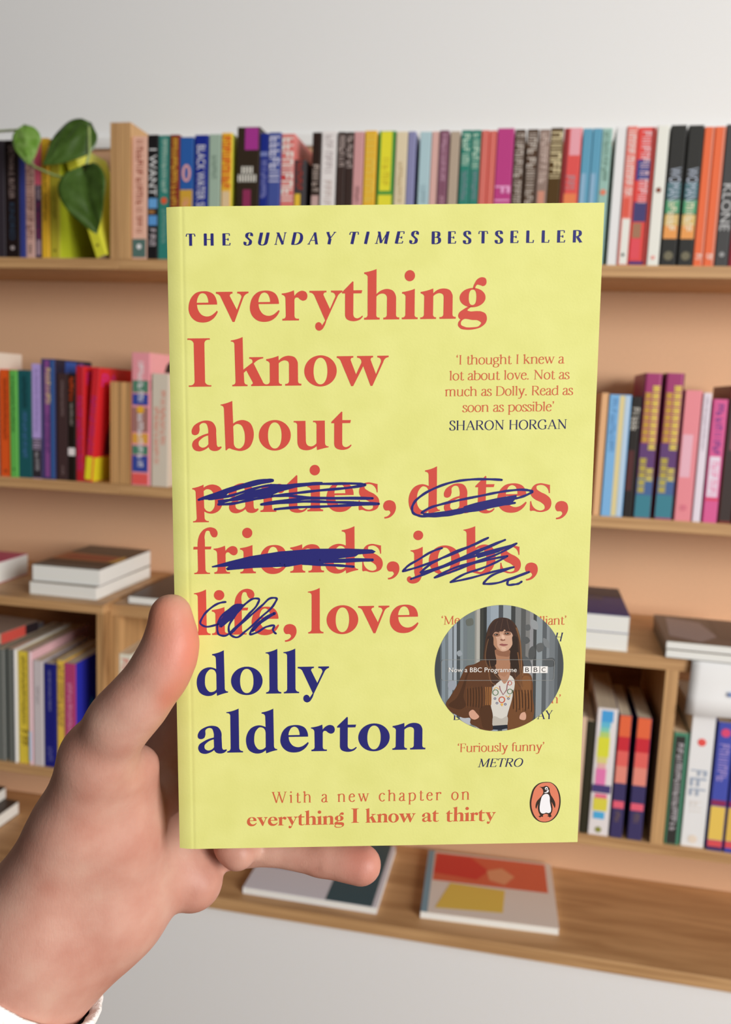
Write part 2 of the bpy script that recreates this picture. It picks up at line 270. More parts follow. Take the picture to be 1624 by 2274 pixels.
MID_LEFT = [
(-0.9951, -0.9784, 0.2265, 0.092, (205, 192, 178), [], 'white covered taller paperback at the far left end of the middle shelf', {'cover': (212, 200, 186)}),
(-0.9663, -0.945, 0.1965, 0.13, (208, 82, 30), [('m', (110, 40, 15), 0.1803, 0.0654, 0.35), ('d', (150, 60, 25), 0.0104, 0.16)], 'bright orange paperback with black lettering on the middle shelf', {}),
(-0.9441, -0.9293, 0.1955, 0.13, (92, 168, 76), [('m', (40, 80, 35), 0.185, 0.0829, 0.4), ('d', (60, 110, 50), 0.0148, 0.16)], 'bright green thin paperback between orange and teal spines', {}),
(-0.9286, -0.902, 0.1963, 0.13, (28, 80, 85), [('m', (20, 45, 50), 0.1858, 0.129, 0.3), ('m', (70, 105, 155), 0.1208, 0.0344, 0.3)], 'dark teal paperback right of the bright green one', {}),
(-0.9011, -0.8819, 0.2084, 0.13, (168, 148, 204), [('m', (130, 112, 165), 0.1987, 0.0851, 0.35), ('b', (45, 40, 45), 0.0736, 0.001, 0, 1), ('m', (190, 170, 200), 0.0703, 0.0539, 0.8), ('m', (170, 165, 170), 0.0481, 0.0108, 0.35)], 'lavender paperback with a black foot on the middle shelf', {}),
(-0.8801, -0.8529, 0.218, 0.13, (54, 54, 98), [('b', (50, 88, 145), 0.2156, 0.0023, 0.72, 1), ('b', (125, 70, 130), 0.2156, 0.004, 0.25, 0.6), ('m', (205, 185, 120), 0.2012, 0.1352, 0.35), ('m', (80, 50, 100), 0.1189, 0.0453, 0.35)], 'indigo paperback with a tall purple flame ornament', {'cover': (36, 34, 52), 'art': [([(0.03, 0.75), (0.07, 0.75), (0.075, 0.985), (0.035, 0.985)], (46, 78, 150)), ([(0.08, 0.78), (0.098, 0.78), (0.1, 0.98), (0.082, 0.98)], (112, 68, 130)), ([(0.104, 0.8), (0.126, 0.8), (0.126, 0.97), (0.106, 0.97)], (40, 54, 110))]}),
(-0.8502, -0.8295, 0.1933, 0.13, (62, 44, 44), [('m', (130, 110, 108), 0.1805, 0.1161, 0.2), ('m', (130, 110, 108), 0.0262, 0.0097, 0.2)], 'dark plum brown paperback right of the purple flame one', {}),
(-0.8286, -0.8134, 0.1916, 0.13, (27, 20, 15), [('m', (190, 70, 30), 0.1868, 0.1452, 0.5), ('m', (160, 150, 140), 0.1411, 0.1007, 0.3), ('b', (225, 205, 205), 0.06, 0.0461, 0.05, 0.95)], 'black paperback with a white badge and orange title', {}),
(-0.8126, -0.7983, 0.2073, 0.13, (172, 32, 42), [('m', (170, 40, 105), 0.1538, 0.02, 0.7)], 'red paperback standing upright with pink capitals, left of the leaning red copy', {'cover': (205, 40, 45), 'ctext': ('PA', (205, 50, 130), 0.01, 0.07, 0.84, 0.95)})]
MID_LEAN = [
(-0.7956, -0.7814, 0.2055, 0.13, (190, 38, 45), [('m', (170, 40, 105), 0.1545, 0.0496, 0.7), ('b', (225, 200, 40), 0.0455, 0.0037, 0, 1)], 'red paperback with a yellow band round its foot, leaning right', {'cover': (205, 40, 45), 'ctext': ('PA', (205, 50, 130), 0.01, 0.07, 0.84, 0.95), 'art': [([(0.002, 0.004), (0.128, 0.004), (0.128, 0.215), (0.002, 0.215)], (225, 200, 40)), ([(0.035, 0.23), (0.128, 0.23), (0.128, 0.62), (0.06, 0.62), (0.04, 0.4)], (90, 22, 50))]})]
MID_LEFT_END = [
(-0.7443, -0.7067, 0.1824, 0.13, (196, 150, 98), [], 'thick book turned backwards showing tan page edges on the middle shelf', {'reverse': 1}),
(-0.704, -0.6693, 0.2347, 0.135, (225, 140, 148), [('b', (78, 120, 98), 0.1862, 0.165, 0, 0.92), ('b', (52, 68, 145), 0.1626, 0.1429, 0, 0.92), ('b', (150, 105, 98), 0.1389, 0.0952, 0, 0.92), ('b', (205, 150, 60), 0.0928, 0.0752, 0, 0.92), ('b', (70, 120, 98), 0.0711, 0.0551, 0, 0.92), ('b', (50, 66, 142), 0.0535, 0.0244, 0, 0.92), ('b', (215, 85, 80), 0.0212, 0.0018, 0, 0.92), ('d', (220, 160, 50), 0.1349, 0.2), ('m', (235, 215, 215), 0.2191, 0.1484, 0.3), ('m', (225, 215, 215), 0.127, 0.0309, 0.3)], 'tall pink topped paperback with multicoloured stripes on the middle shelf', {'cover': (232, 150, 155), 'art': [([(0.058, 0.86), (0.13, 0.86), (0.13, 0.985), (0.115, 0.985), (0.088, 0.96), (0.068, 0.92)], (30, 22, 24)), ([(0.002, 0.72), (0.128, 0.72), (0.128, 0.82), (0.05, 0.8), (0.002, 0.8)], (150, 60, 60))]}),
(-0.6659, -0.6341, 0.1993, 0.13, (194, 184, 168), [('m', (205, 125, 105), 0.1696, 0.0731, 0.28, 0.18), ('m', (205, 125, 105), 0.1405, 0.041, 0.28, -0.18)], "grey beige paperback with red lettering touching the held book's left edge", {})]
MID_RIGHT = [
(0.1016, 0.1129, 0.1966, 0.13, (224, 166, 122), [], "peach orange paperback partly hidden by the held book's right edge", {}),
(0.114, 0.1475, 0.1947, 0.13, (118, 168, 210), [('b', (206, 192, 140), 0.1933, 0.001, 0.47, 0.72), ('b', (175, 195, 220), 0.1933, 0.001, 0.75, 1), ('m', (85, 130, 175), 0.1884, 0.0993, 0.25, -0.25)], 'sky blue paperback with cream and pale blue stripes on the middle shelf', {}),
(0.1492, 0.1631, 0.1929, 0.13, (42, 38, 36), [('m', (180, 175, 165), 0.1753, 0.1399, 0.8), ('b', (80, 45, 45), 0.1078, 0.0431, 0.0, 0.7)], 'black paperback with a small white title left of the purple hardbacks', {}),
(0.1656, 0.1918, 0.2302, 0.15, (150, 60, 105), [('b', (92, 62, 108), 0.1197, 0.0661, 0, 1), ('b', (70, 95, 140), 0.0661, 0.0373, 0, 1), ('b', (60, 120, 135), 0.0373, 0.001, 0, 1), ('mh2', (225, 190, 85), 0.2107, 0.1076, 0.42, 0.22), ('mh2', (190, 155, 50), 0.1995, 0.1197, 0.36, -0.22), ('mh2', (180, 165, 60), 0.0962, 0.0402, 0.4, -0.2), ('mh2', (195, 180, 85), 0.0804, 0.056, 0.4, 0.22)], 'purple and teal hardback with yellow capitals, left copy of the two tall ones', {'hard': 1, 'cover': (75, 45, 40)}),
(0.1973, 0.2246, 0.2314, 0.15, (150, 60, 105), [('b', (92, 62, 108), 0.1213, 0.068, 0, 1), ('b', (70, 95, 140), 0.068, 0.0393, 0, 1), ('b', (60, 120, 135), 0.0393, 0.0026, 0, 1), ('mh2', (225, 190, 85), 0.2119, 0.1093, 0.42, 0.22), ('mh2', (190, 155, 50), 0.2007, 0.1213, 0.36, -0.22), ('mh2', (180, 165, 60), 0.0979, 0.0422, 0.4, -0.2), ('mh2', (195, 180, 85), 0.0823, 0.058, 0.4, 0.22)], 'purple and teal hardback with yellow capitals, right copy of the two tall ones', {'hard': 1, 'cover': (75, 35, 40)}),
(0.2278, 0.2529, 0.2061, 0.14, (228, 130, 138), [('b', (238, 165, 178), 0.1369, 0.0697, 0.1, 0.7), ('d', (200, 110, 125), 0.0211, 0.2)], 'rose pink paperback right of the tall purple hardbacks', {}),
(0.2552, 0.2673, 0.2027, 0.13, (210, 200, 210), [('m', (160, 150, 160), 0.1972, 0.1133, 0.3)], 'thin pale grey paperback between the two pink spines', {}),
(0.2712, 0.292, 0.1939, 0.135, (200, 88, 138), [('m', (105, 62, 130), 0.1862, 0.1088, 0.5), ('b', (232, 200, 215), 0.1046, 0.041, 0.1, 0.85), ('m', (215, 130, 165), 0.0969, 0.0438, 0.5), ('b', (205, 60, 75), 0.0381, 0.0353, 0, 1)], 'magenta pink paperback with purple lettering and a white block', {}),
(0.295, 0.3137, 0.2154, 0.14, (112, 46, 40), [('b', (58, 48, 46), 0.1962, 0.004, 0, 1), ('b', (110, 70, 75), 0.1851, 0.1156, 0.3, 0.9)], 'dark book with a brick red top at the right end of the middle shelf', {}),
(0.315, 0.3302, 0.2065, 0.13, (110, 40, 45), [], 'dark red book beyond the right end of the middle shelf', {})]
LOW_LEFT = [
(-0.9339, -0.9175, 0.2161, 0.16, (90, 85, 90), [], 'grey book at the far left in the lower left cubby', {}),
(-0.9147, -0.8966, 0.2073, 0.19, (98, 102, 98), [('b', (190, 185, 180), 0.2073, 0.001, 0.9, 1)], 'grey green book with a white edge, left of the two in the lower cubby', {}),
(-0.8903, -0.8768, 0.2095, 0.19, (98, 102, 98), [], 'grey green book beside the yellow spine, right of the two in the lower cubby', {}),
(-0.8762, -0.8723, 0.2104, 0.19, (235, 225, 215), [], 'thin white booklet between grey green and yellow spines in the lower cubby', {}),
(-0.8695, -0.8481, 0.2078, 0.19, (205, 182, 62), [('m', (105, 85, 30), 0.1979, 0.073, 0.35), ('m', (120, 95, 30), 0.0629, 0.0308, 0.7)], 'yellow book with dark lettering in the lower left cubby', {}),
(-0.8476, -0.8419, 0.2092, 0.2, (240, 188, 192), [('b', (170, 190, 215), 0.0621, 0.007, 0, 1)], 'thin pink book with a pale blue foot in the lower left cubby', {'cover': (235, 170, 175)}),
(-0.8392, -0.8206, 0.1943, 0.16, (188, 180, 182), [('m', (150, 140, 145), 0.1473, 0.1141, 0.3)], 'pale grey book left of the navy one in the lower cubby', {}),
(-0.8188, -0.7959, 0.1908, 0.16, (28, 30, 110), [('m', (120, 120, 165), 0.1785, 0.1041, 0.2), ('m', (90, 90, 150), 0.0372, 0.0118, 0.4)], 'navy blue book in the lower left cubby', {}),
(-0.7941, -0.7801, 0.1986, 0.16, (212, 176, 72), [('m', (140, 105, 60), 0.1888, 0.0773, 0.7)], 'mustard patterned thin book between navy and magenta spines', {}),
(-0.7787, -0.7573, 0.1956, 0.17, (165, 60, 105), [('m', (205, 140, 170), 0.1597, 0.0588, 0.35)], 'magenta book with a blue picture cover in the lower left cubby', {'cover': (45, 48, 165), 'art': [([(0.02, 0.2), (0.09, 0.2), (0.055, 0.62)], (60, 150, 205)), ([(0.006, 0.14), (0.04, 0.14), (0.04, 0.34), (0.006, 0.34)], (225, 160, 110)), ([(0.085, 0.1), (0.15, 0.1), (0.15, 0.9), (0.1, 0.85)], (52, 30, 50))]})]
LOW_MIDDLE = [
(-0.6882, -0.665, 0.214, 0.15, (205, 205, 190), [('m', (200, 110, 95), 0.2058, 0.1772, 0.6)], 'pale cream book with red lettering in the middle cubby behind the thumb', {}),
(-0.6616, -0.6395, 0.2044, 0.15, (180, 160, 140), [], 'tan book beside the pale cream one behind the thumb', {})]
LOW_RIGHT = [
(0.0969, 0.1123, 0.1928, 0.15, (205, 175, 150), [], "pale tan book hidden at the held book's lower right edge", {}),
(0.1138, 0.125, 0.1872, 0.15, (46, 44, 32), [], 'dark book just right of the held book in the lower cubby', {}),
(0.1271, 0.1582, 0.2111, 0.19, (214, 206, 206), [('b', (70, 150, 205), 0.2074, 0.1884, 0.22, 0.8), ('b', (95, 175, 200), 0.1884, 0.1796, 0.22, 0.7), ('b', (120, 190, 170), 0.1796, 0.1722, 0.22, 0.66), ('b', (170, 195, 110), 0.1722, 0.1634, 0.2, 0.68), ('b', (205, 205, 60), 0.1634, 0.1308, 0.14, 0.72), ('b', (205, 195, 120), 0.1308, 0.1204, 0.16, 0.66), ('b', (215, 165, 160), 0.1204, 0.1115, 0.2, 0.62), ('b', (220, 115, 165), 0.1115, 0.0771, 0.16, 0.66), ('b', (70, 60, 110), 0.0846, 0.0711, 0.0, 1), ('b', (225, 105, 130), 0.0696, 0.0621, 0.2, 0.8), ('b', (205, 195, 70), 0.0621, 0.0411, 0.15, 0.85), ('b', (75, 160, 205), 0.0396, 0.0275, 0.2, 0.75), ('d', (130, 130, 60), 0.0093, 0.16)], 'white book with rainbow coloured blobs on its spine in the lower right cubby', {}),
(0.1612, 0.1797, 0.2033, 0.15, (58, 52, 92), [('b', (225, 98, 62), 0.2033, 0.1681, 0, 1), ('b', (190, 45, 55), 0.1681, 0.1446, 0, 1), ('b', (212, 95, 88), 0.1446, 0.1195, 0, 1), ('b', (220, 130, 115), 0.1195, 0.0913, 0, 1), ('b', (225, 90, 110), 0.0614, 0.0494, 0.05, 0.95), ('m', (110, 90, 85), 0.0449, 0.0261, 0.4)], 'orange red book with navy foot, left copy beside the cubby divider', {}),
(0.1881, 0.2098, 0.2021, 0.15, (58, 52, 92), [('b', (225, 98, 62), 0.2021, 0.1686, 0, 1), ('b', (190, 45, 55), 0.1686, 0.1452, 0, 1), ('b', (212, 95, 88), 0.1452, 0.1201, 0, 1), ('b', (220, 130, 115), 0.1201, 0.0906, 0, 1), ('b', (225, 90, 110), 0.0608, 0.0489, 0.05, 0.95), ('m', (110, 90, 85), 0.0444, 0.0257, 0.4)], 'orange red book with navy foot, right copy beside the cubby divider', {})]
LOW_RIGHT_END = [
(0.2447, 0.2661, 0.184, 0.15, (70, 125, 100), [('b', (48, 48, 46), 0.1782, 0.001, 0.12, 0.8), ('m', (180, 175, 180), 0.1666, 0.0195, 0.4)], 'green edged dark book with pale script right of the cubby divider', {}),
(0.2691, 0.3036, 0.2185, 0.16, (226, 222, 214), [('d', (220, 80, 75), 0.1717, 0.18), ('m', (150, 160, 175), 0.1268, 0.0844, 0.7), ('m', (205, 200, 195), 0.0756, 0.0535, 0.5), ('d', (235, 200, 185), 0.0128, 0.2)], 'thick white book with a red figure and grey blue title in the lower right cubby', {}),
(0.3074, 0.3303, 0.2086, 0.16, (66, 76, 160), [('m', (150, 135, 190), 0.1742, 0.1092, 0.6), ('d', (200, 70, 110), 0.1921, 0.3), ('b', (130, 45, 85), 0.0829, 0.0742, 0, 1), ('b', (215, 180, 85), 0.0727, 0.0175, 0, 1), ('b', (200, 75, 80), 0.0168, 0.0064, 0, 1), ('b', (60, 45, 85), 0.0064, 0.001, 0, 1)], 'blue and gold book with red bands, left copy at the right end of the cubby', {}),
(0.3332, 0.3547, 0.2086, 0.16, (60, 68, 150), [('b', (130, 45, 85), 0.0834, 0.0747, 0, 1), ('b', (205, 170, 80), 0.0732, 0.0183, 0, 1), ('b', (200, 75, 80), 0.0175, 0.0072, 0, 1)], 'blue and gold book with red bands, right copy cut by the frame edge', {})]

rng = random.Random(5)
BAND_Y, ART_Y, TEXT_Y = -0.0002, -0.0003, -0.0005
def text_mesh(name, string, height, length, m, parent, place):
    cu = bpy.data.curves.new(name, 'FONT'); cu.body = string; cu.size = 1.0
    tmp = bpy.data.objects.new(name, cu); COL.objects.link(tmp)
    dg = bpy.context.evaluated_depsgraph_get(); dg.update()
    me = bpy.data.meshes.new_from_object(tmp.evaluated_get(dg)); bpy.data.objects.remove(tmp)
    co = np.array([v.co[:] for v in me.vertices]); lo = co.min(0); hi = co.max(0)
    sx = length / (hi[0] - lo[0]); sy = height / (hi[1] - lo[1])
    for v in me.vertices:
        v.co = place((v.co.x - (lo[0] + hi[0]) / 2) * sx, (v.co.y - (lo[1] + hi[1]) / 2) * sy)
    me.materials.clear()
    return link(name, me, m, parent)
def lettering(z_top, z_bot, w, xo, seed):
    g = random.Random(seed); out = []; z = z_top; hw = w / 2
    while z - 0.25 * w > z_bot:
        l = min(w * g.uniform(.38, .6), z - z_bot); y = TEXT_Y
        def q(a, b, c, d): out.append(((xo + a, y, c), (xo + b, y, c), (xo + b, y, d), (xo + a, y, d)))
        s = l * .24
        q(-hw, hw, z, z - s)
        t = g.choice((0, 1, 2, 3))
        if t in (0, 3): q(-hw, hw, z - l + s, z - l)
        if t in (0, 1): q(hw - w * .22, hw, z - s, z - l + (s if t == 0 else 0))
        if t in (1, 2): q(-w * .1, w * .1, z - s, z - l)
        if t in (2,): q(-hw, -hw + w * .2, z - s, z - l)
        z -= l + w * (.14 if g.random() > .16 else .42)
    return out
def disc(x, y, z, r, n=20): return [(x + r * math.cos(6.2832 * i / n), y, z + r * math.sin(6.2832 * i / n)) for i in range(n)]
def make_book(spec, Y, base, group, lean=0.0):
    x0, x1, h, dep, col, dec, label, opt = spec
    t = x1 - x0; hard = opt.get('hard'); rev = opt.get('reverse')
    xr = (x0 + x1) / 2
    jit = 0.0 if lean else rng.uniform(0, 0.0035)
    r = empty('book', (xr, Y + jit, Zw(base) + 0.0002), (0, lean, 0))
    tag(r, label, 'book', group)
    th = 0.0022 if hard else 0.0006
    hw = t / 2; rad = min(0.004 if hard else 0.0014, hw * .7)
    arc = lambda cx, cy, a0, a1, rr, n=5: [(cx + rr * math.cos(a0 + (a1 - a0) * i / n), cy + rr * math.sin(a0 + (a1 - a0) * i / n)) for i in range(n + 1)]
    ir = max(rad - th, 0.0003)
    outer = [(hw, dep)] + [(hw, rad)] + arc(hw - rad, rad, 0, -math.pi / 2, rad)[1:] + arc(-hw + rad, rad, -math.pi / 2, -math.pi, rad) + [(-hw, dep)]
    inner = [(-hw + th, dep)] + arc(-hw + th + ir, th + ir, math.pi, 1.5 * math.pi, ir) + arc(hw - th - ir, th + ir, -math.pi / 2, 0, ir) + [(hw - th, dep)]
    prof = outer + inner
    if rev: prof = [(x, dep - y) for x, y in prof]
    bm = bmesh.new(); add_prism(bm, prof, 0, h)
    fin(bm, 'cover', mat(col, 0.42), r)
    oh = 0.003 if hard else 0.0004
    if rev: box('page_block', -hw + th, hw - th, 0.001, dep - th * 1.5, oh, h - oh, PAGES_TAN, r)
    else: box('page_block', -hw + th, hw - th, th * 1.5 + .0002, dep - (.004 if hard else .0008), oh, h - oh, PAGES, r)
    if 'cover' in opt:
        box('front_cover', hw + .00002, hw + .0006, 0.0015, dep, 0, h, mat(opt['cover'], .35), r)
        for n_, (poly, c) in enumerate(opt.get('art', ())):
            rects('cover_art', [[(hw + .0008 + .00005 * n_, y, h * z) for y, z in poly]], mat(c, .4), r)
        if 'ctext' in opt:
            tx, c, ya, yb, za, zb_ = opt['ctext']
            text_mesh('cover_title', tx, (zb_ - za) * h, yb - ya, mat(c, .4), r, lambda u, v: (hw + .001, (ya + yb) / 2 + u, (za + zb_) / 2 * h + v))
    for i, d in enumerate(dec):
        kd = d[0]
        if kd == 'b':
            a, b = (d[4], d[5]) if len(d) > 4 else (0, 1)
            m = 0.06 if (a, b) != (0, 1) else 0.04
            X0 = -hw + t * max(a, m); X1 = -hw + t * min(b, 1 - m)
            Yb = BAND_Y - .00004 * i
            rects('spine_band', [[(X0, Yb, max(d[3], .0006)), (X1, Yb, max(d[3], .0006)), (X1, Yb, min(d[2], h - .0006)), (X0, Yb, min(d[2], h - .0006))]], mat(d[1], .42), r)
        elif kd == 't':
            zc = (d[3] + d[4]) / 2
            text_mesh('spine_title', d[1], d[5] * t, d[3] - d[4], mat(d[2], .45), r, lambda u, v: (v, TEXT_Y, zc - u))
        elif kd == 'm':
            xo = d[5] * t if len(d) > 5 else 0
            q = lettering(d[2], d[3], d[4] * t, xo, hash((round(x0, 3), i)) & 0xffff)
            if q: rects('spine_title', q, mat(d[1], .45), r)
        elif kd == 'mh':
            w = d[4] * t; n = max(3, int(w / .0045)); q = []
            for j in range(n):
                a = -w / 2 + w * j / n; q.append([(a, TEXT_Y, d[3]), (a + w / n * .55, TEXT_Y, d[3]), (a + w / n * .55, TEXT_Y, d[2]), (a, TEXT_Y, d[2])])
            rects('spine_title', q, mat(d[1], .45), r)
        elif kd == 'mh2':
            w = d[4] * t; q = []; z = d[2]; xo = d[5] * t
            while z - .006 > d[3]:
                l = .0085
                for zz in (z, z - l * .4, z - l * .8): q.append([(xo - w / 2, TEXT_Y - .0002, zz - l * .25), (xo + w / 2, TEXT_Y - .0002, zz - l * .25), (xo + w / 2, TEXT_Y - .0002, zz), (xo - w / 2, TEXT_Y - .0002, zz)])
                q.append([(xo - w * .12, TEXT_Y - .0003, z - l), (xo + w * .12, TEXT_Y - .0003, z - l), (xo + w * .12, TEXT_Y - .0003, z), (xo - w * .12, TEXT_Y - .0003, z)])
                z -= l * 1.35
            if q: rects('spine_title', q, mat(d[1], .45), r)
        elif kd == 'd':
            rects('spine_emblem', [disc(0, TEXT_Y, d[2], d[3] * t)], mat(d[1], .45), r)
        elif kd == 'r':
            o_ = [(x * .8, y, d[2] + (z - d[2]) * 1.45) for x, y, z in disc(0, TEXT_Y, d[2], d[3] * t, 28)]
            i_ = [(x * .45, y, d[2] + (z - d[2]) * .75) for x, y, z in o_]
            rects('spine_title', [[o_[k], o_[(k+1) % 28], i_[(k+1) % 28], i_[k]] for k in range(28)], mat(d[1], .45), r)
    return r
for rows, Y, base, grp in (
        (TOP_LEFT, 1.4205, .2152, 'books on the top shelf'), (TOP_ROW, 1.4205, .2152, 'books on the top shelf'),
        (MID_LEFT, 1.4205, -.1792, 'books on the middle shelf'), (MID_LEFT_END, 1.4205, -.1792, 'books on the middle shelf'),
        (MID_RIGHT, 1.4205, -.1792, 'books on the middle shelf'),
        (LOW_LEFT, 1.3185, -.683, 'books in the lower cubbies'), (LOW_MIDDLE, 1.342, -.683, 'books in the lower cubbies'),
        (LOW_RIGHT, 1.3385, -.683, 'books in the lower cubbies'), (LOW_RIGHT_END, 1.3385, -.683, 'books in the lower cubbies')):
    for s in rows: make_book(s, Y, base, grp)
lb = make_book(TOP_LEAN[0], 1.4205, .2152, 'books on the top shelf', math.radians(-19.5)); lb.location.z += 0.0036
lb = make_book(MID_LEAN[0], 1.4205, -.1792, 'books on the middle shelf', math.radians(4.6)); lb.location.z += 0.0008

# ------------------------------------------------------------------ lying books
def lying_book(label, cx, cy, base, w, d, h, rot, cover_rgb, page_m, group=None, spine='L', art=(), ct=.0008, side=None):
    r = empty('book', (cx, cy, Zw(base) + .0002), (0, 0, math.radians(rot))); tag(r, label, 'book', group)
    W, D = w / 2, d / 2
    bm = bmesh.new(); add_box(bm, -W, W, -D, D, 0, ct); add_box(bm, -W, W, -D, D, h - ct, h)
    if spine == 'L': add_box(bm, -W, -W + ct, -D, D, ct, h - ct)
    elif spine == 'R': add_box(bm, W - ct, W, -D, D, ct, h - ct)
    else: add_box(bm, -W, W, D - ct, D, ct, h - ct)
    fin(bm, 'cover', mat(cover_rgb, .35), r)
    box('page_block', -W + (ct if spine == 'L' else .0008), W - (ct if spine == 'R' else .0008), -D + .0008, D - (ct if spine == 'B' else .0008), ct + .00005, h - ct - .00005, page_m, r)
    if side:
        rects('spine_band', [[(W + .0003, -D, .0005), (W + .0003, -D + d * side[2], .0005), (W + .0003, -D + d * side[2], h - .0005), (W + .0003, -D, h - .0005)]], mat(side[0], .4), r)
        rects('spine_band', [[(W + .0003, -D + d * side[2], .0005), (W + .0003, D, .0005), (W + .0003, D, h - .0005), (W + .0003, -D + d * side[2], h - .0005)]], mat(side[1], .4), r)
    for k, (poly, c) in enumerate(art):
        rects('cover_art', [[(-W + w * a, -D + d * b, h + .0002 + .00005 * k) for a, b in poly]], mat(c, .4), r)
    return r
LZ, RZ, BZ = -.376, -.379, -.893
g = 'books lying on the ledge'
lying_book('white paged book with magenta cover lying at the ledge\'s left end', -1.018, 1.412, LZ, .13, .15, .040, 0, (185, 50, 105), PAGES_FLAT, g)
lying_book('lower white edged book of the stack of two on the left ledge', -.7905, 1.443, LZ, .1300, .205, .0235, -1.5, (150, 140, 125), PAGES_FLAT, g)
lying_book('upper white edged book with a dark brown and orange picture cover on the left ledge', -.790, 1.447, LZ + .0238, .1300, .203, .030, 0, (70, 58, 48), PAGES_FLAT, g,
    art=[([(.0, .3), (1, .3), (1, .55), (.0, .62)], (165, 100, 62)), ([(.1, .38), (.95, .4), (.9, .5), (.2, .52)], (150, 70, 52)), ([(.86, .3), (1, .3), (1, .48), (.9, .6)], (205, 165, 85)), ([(0, 0), (1, 0), (1, .08), (0, .1)], (110, 105, 98))])
lying_book('thin book with dark cover lying on the middle ledge behind the thumb', -.613, 1.452, RZ, .124, .20, .0135, 0, (62, 48, 44), PAGES_FLAT, g)
lying_book('lower thick white edged book right of the held book on the ledge', .0995, 1.442, RZ, .130, .20, .0275, 0, (220, 212, 200), PAGES_FLAT, g)
lying_book('thick white edged book with navy cover lying right of the held book', .0990, 1.442, RZ + .0278, .131, .20, .0285, 0, (22, 34, 108), PAGES_FLAT, g,
    art=[([(0, .62), (1, .62), (1, 1), (0, 1)], (40, 41, 60)), ([(.2, .5), (.75, .5), (.75, .6), (.2, .6)], (80, 74, 92))])
lying_book('lower slim book of the dark covered pair at the right end of the ledge', .3055, 1.412, RZ, .170, .165, .0135, -1, (66, 54, 44), PAGES_FLAT, g)
lying_book('upper slim book with a brown and grey cover at the right end of the ledge', .3050, 1.412, RZ + .0138, .170, .166, .0128, -1, (92, 78, 70), PAGES_FLAT, g,
    art=[([(.05, .2), (.3, .05), (.48, .3), (.4, .8), (.1, .9)], (140, 126, 124)), ([(.48, .25), (1, .2), (1, .9), (.5, .95)], (98, 82, 72))])
lying_book('coral red book with a black end lying on the grey spines in the left cubby', -.957, 1.375, -.683 + .2166, .125, .100, .020, -6, (160, 140, 126), PAGES, 'books in the lower cubbies', 'R', side=((190, 75, 65), (38, 30, 34), .64))
g = 'books lying on the low bench'
lying_book('lower white edged dark book at the left end of the low bench', -1.068, 1.440, BZ, .135, .150, .027, -3, (60, 50, 44), PAGES_FLAT, g)
lying_book('upper white edged dark book at the left end of the low bench', -1.098, 1.445, BZ + .0273, .130, .150, .024, -3, (58, 48, 42), PAGES_FLAT, g)
lying_book('large pale lilac and dark teal book lying under the held book\'s little finger', -.334, 1.466, BZ, .243, .212, .012, 0, (205, 205, 222), PAGES_FLAT, g,
    art=[([(.62, 0), (.965, 0), (.965, 1), (.62, 1)], (58, 84, 92)), ([(.08, .35), (.5, .35), (.5, .39), (.08, .39)], (150, 150, 175))])
lying_book('picture book with red and yellow cover lying on the low bench', -.025, 1.478, BZ, .235, .205, .012, 3, (222, 205, 195), PAGES_FLAT, g,
    art=[([(.06, .5), (.95, .5), (.95, .97), (.06, .97)], (205, 100, 70)), ([(.06, .62), (.4, .58), (.5, .75), (.35, .95), (.08, .95)], (200, 62, 52)), ([(.5, .6), (.62, .55), (.7, .7), (.6, .82), (.48, .75)], (215, 150, 110)), ([(.1, .08), (.6, .12), (.62, .46), (.2, .48)], (225, 185, 85)), ([(.0, .0), (.05, .0), (.05, 1), (.0, 1)], (120, 150, 165))])
ps = empty('paper_sheet', (.304, 1.330, Zw(-.379))); tag(ps, 'white paper sheet with a small blue star hanging over the ledge front at right', 'paper')
bm = bmesh.new(); prev = None
prof = [(.050, .0006), (.020, .0006), (.004, .0008), (-.001, -.001), (-.0025, -.006), (-.003, -.03), (-.004, -.055), (-.008, -.082)]
for (y, z) in prof:
    row = [bm.verts.new((-.046 + .12 * i / 8 + (z * .05), y - .0014 * math.sin(i * .9) * min(1, abs(z) * 30), z)) for i in range(9)]
    if prev:
        for i in range(8): bm.faces.new((prev[i], prev[i+1], row[i+1], row[i]))
    prev = row
o = fin(bm, 'sheet', mat((226, 222, 212), .7), ps, smooth=True)
md = o.modifiers.new('thickness', 'SOLIDIFY'); md.thickness = .0003
star = []
for i in range(12):
    rr = .0062 if i % 2 == 0 else .0024
    star.append((.012 + rr * math.sin(i * math.pi / 6), -.0068, -.046 + rr * math.cos(i * math.pi / 6)))
rects('printed_star', [star], mat((95, 120, 165)), ps)

# ------------------------------------------------------------------ trailing plant
vine = empty('trailing_plant', (-.80, 1.372, Zw(.33))); tag(vine, 'trailing green house plant with heart shaped leaves hanging over the top shelf at left', 'plant')
def leaf_mat(name, a, b):
    m = bpy.data.materials.new(name); m.use_nodes = True
    nt, N, L, P = nodes_of(m)
    tc = N.new('ShaderNodeTexCoord'); nz = N.new('ShaderNodeTexNoise'); nz.inputs['Scale'].default_value = 60
    r = ramp(N, [(.35, lin3(a, .72)), (.7, lin3(b, .72))])
    L.new(tc.outputs['Object'], nz.inputs['Vector']); L.new(nz.outputs['Fac'], r.inputs['Fac']); L.new(r.outputs['Color'], P.inputs['Base Color'])
    P.inputs['Roughness'].default_value = .3; P.inputs['Specular IOR Level'].default_value = .5
    return m
LEAF = leaf_mat('leaf_green', (54, 78, 26), (68, 94, 40)); LEAF2 = leaf_mat('young_leaf_green', (92, 130, 45), (120, 150, 80)); STEM = leaf_mat('vine_stem', (120, 140, 80), (140, 155, 95))
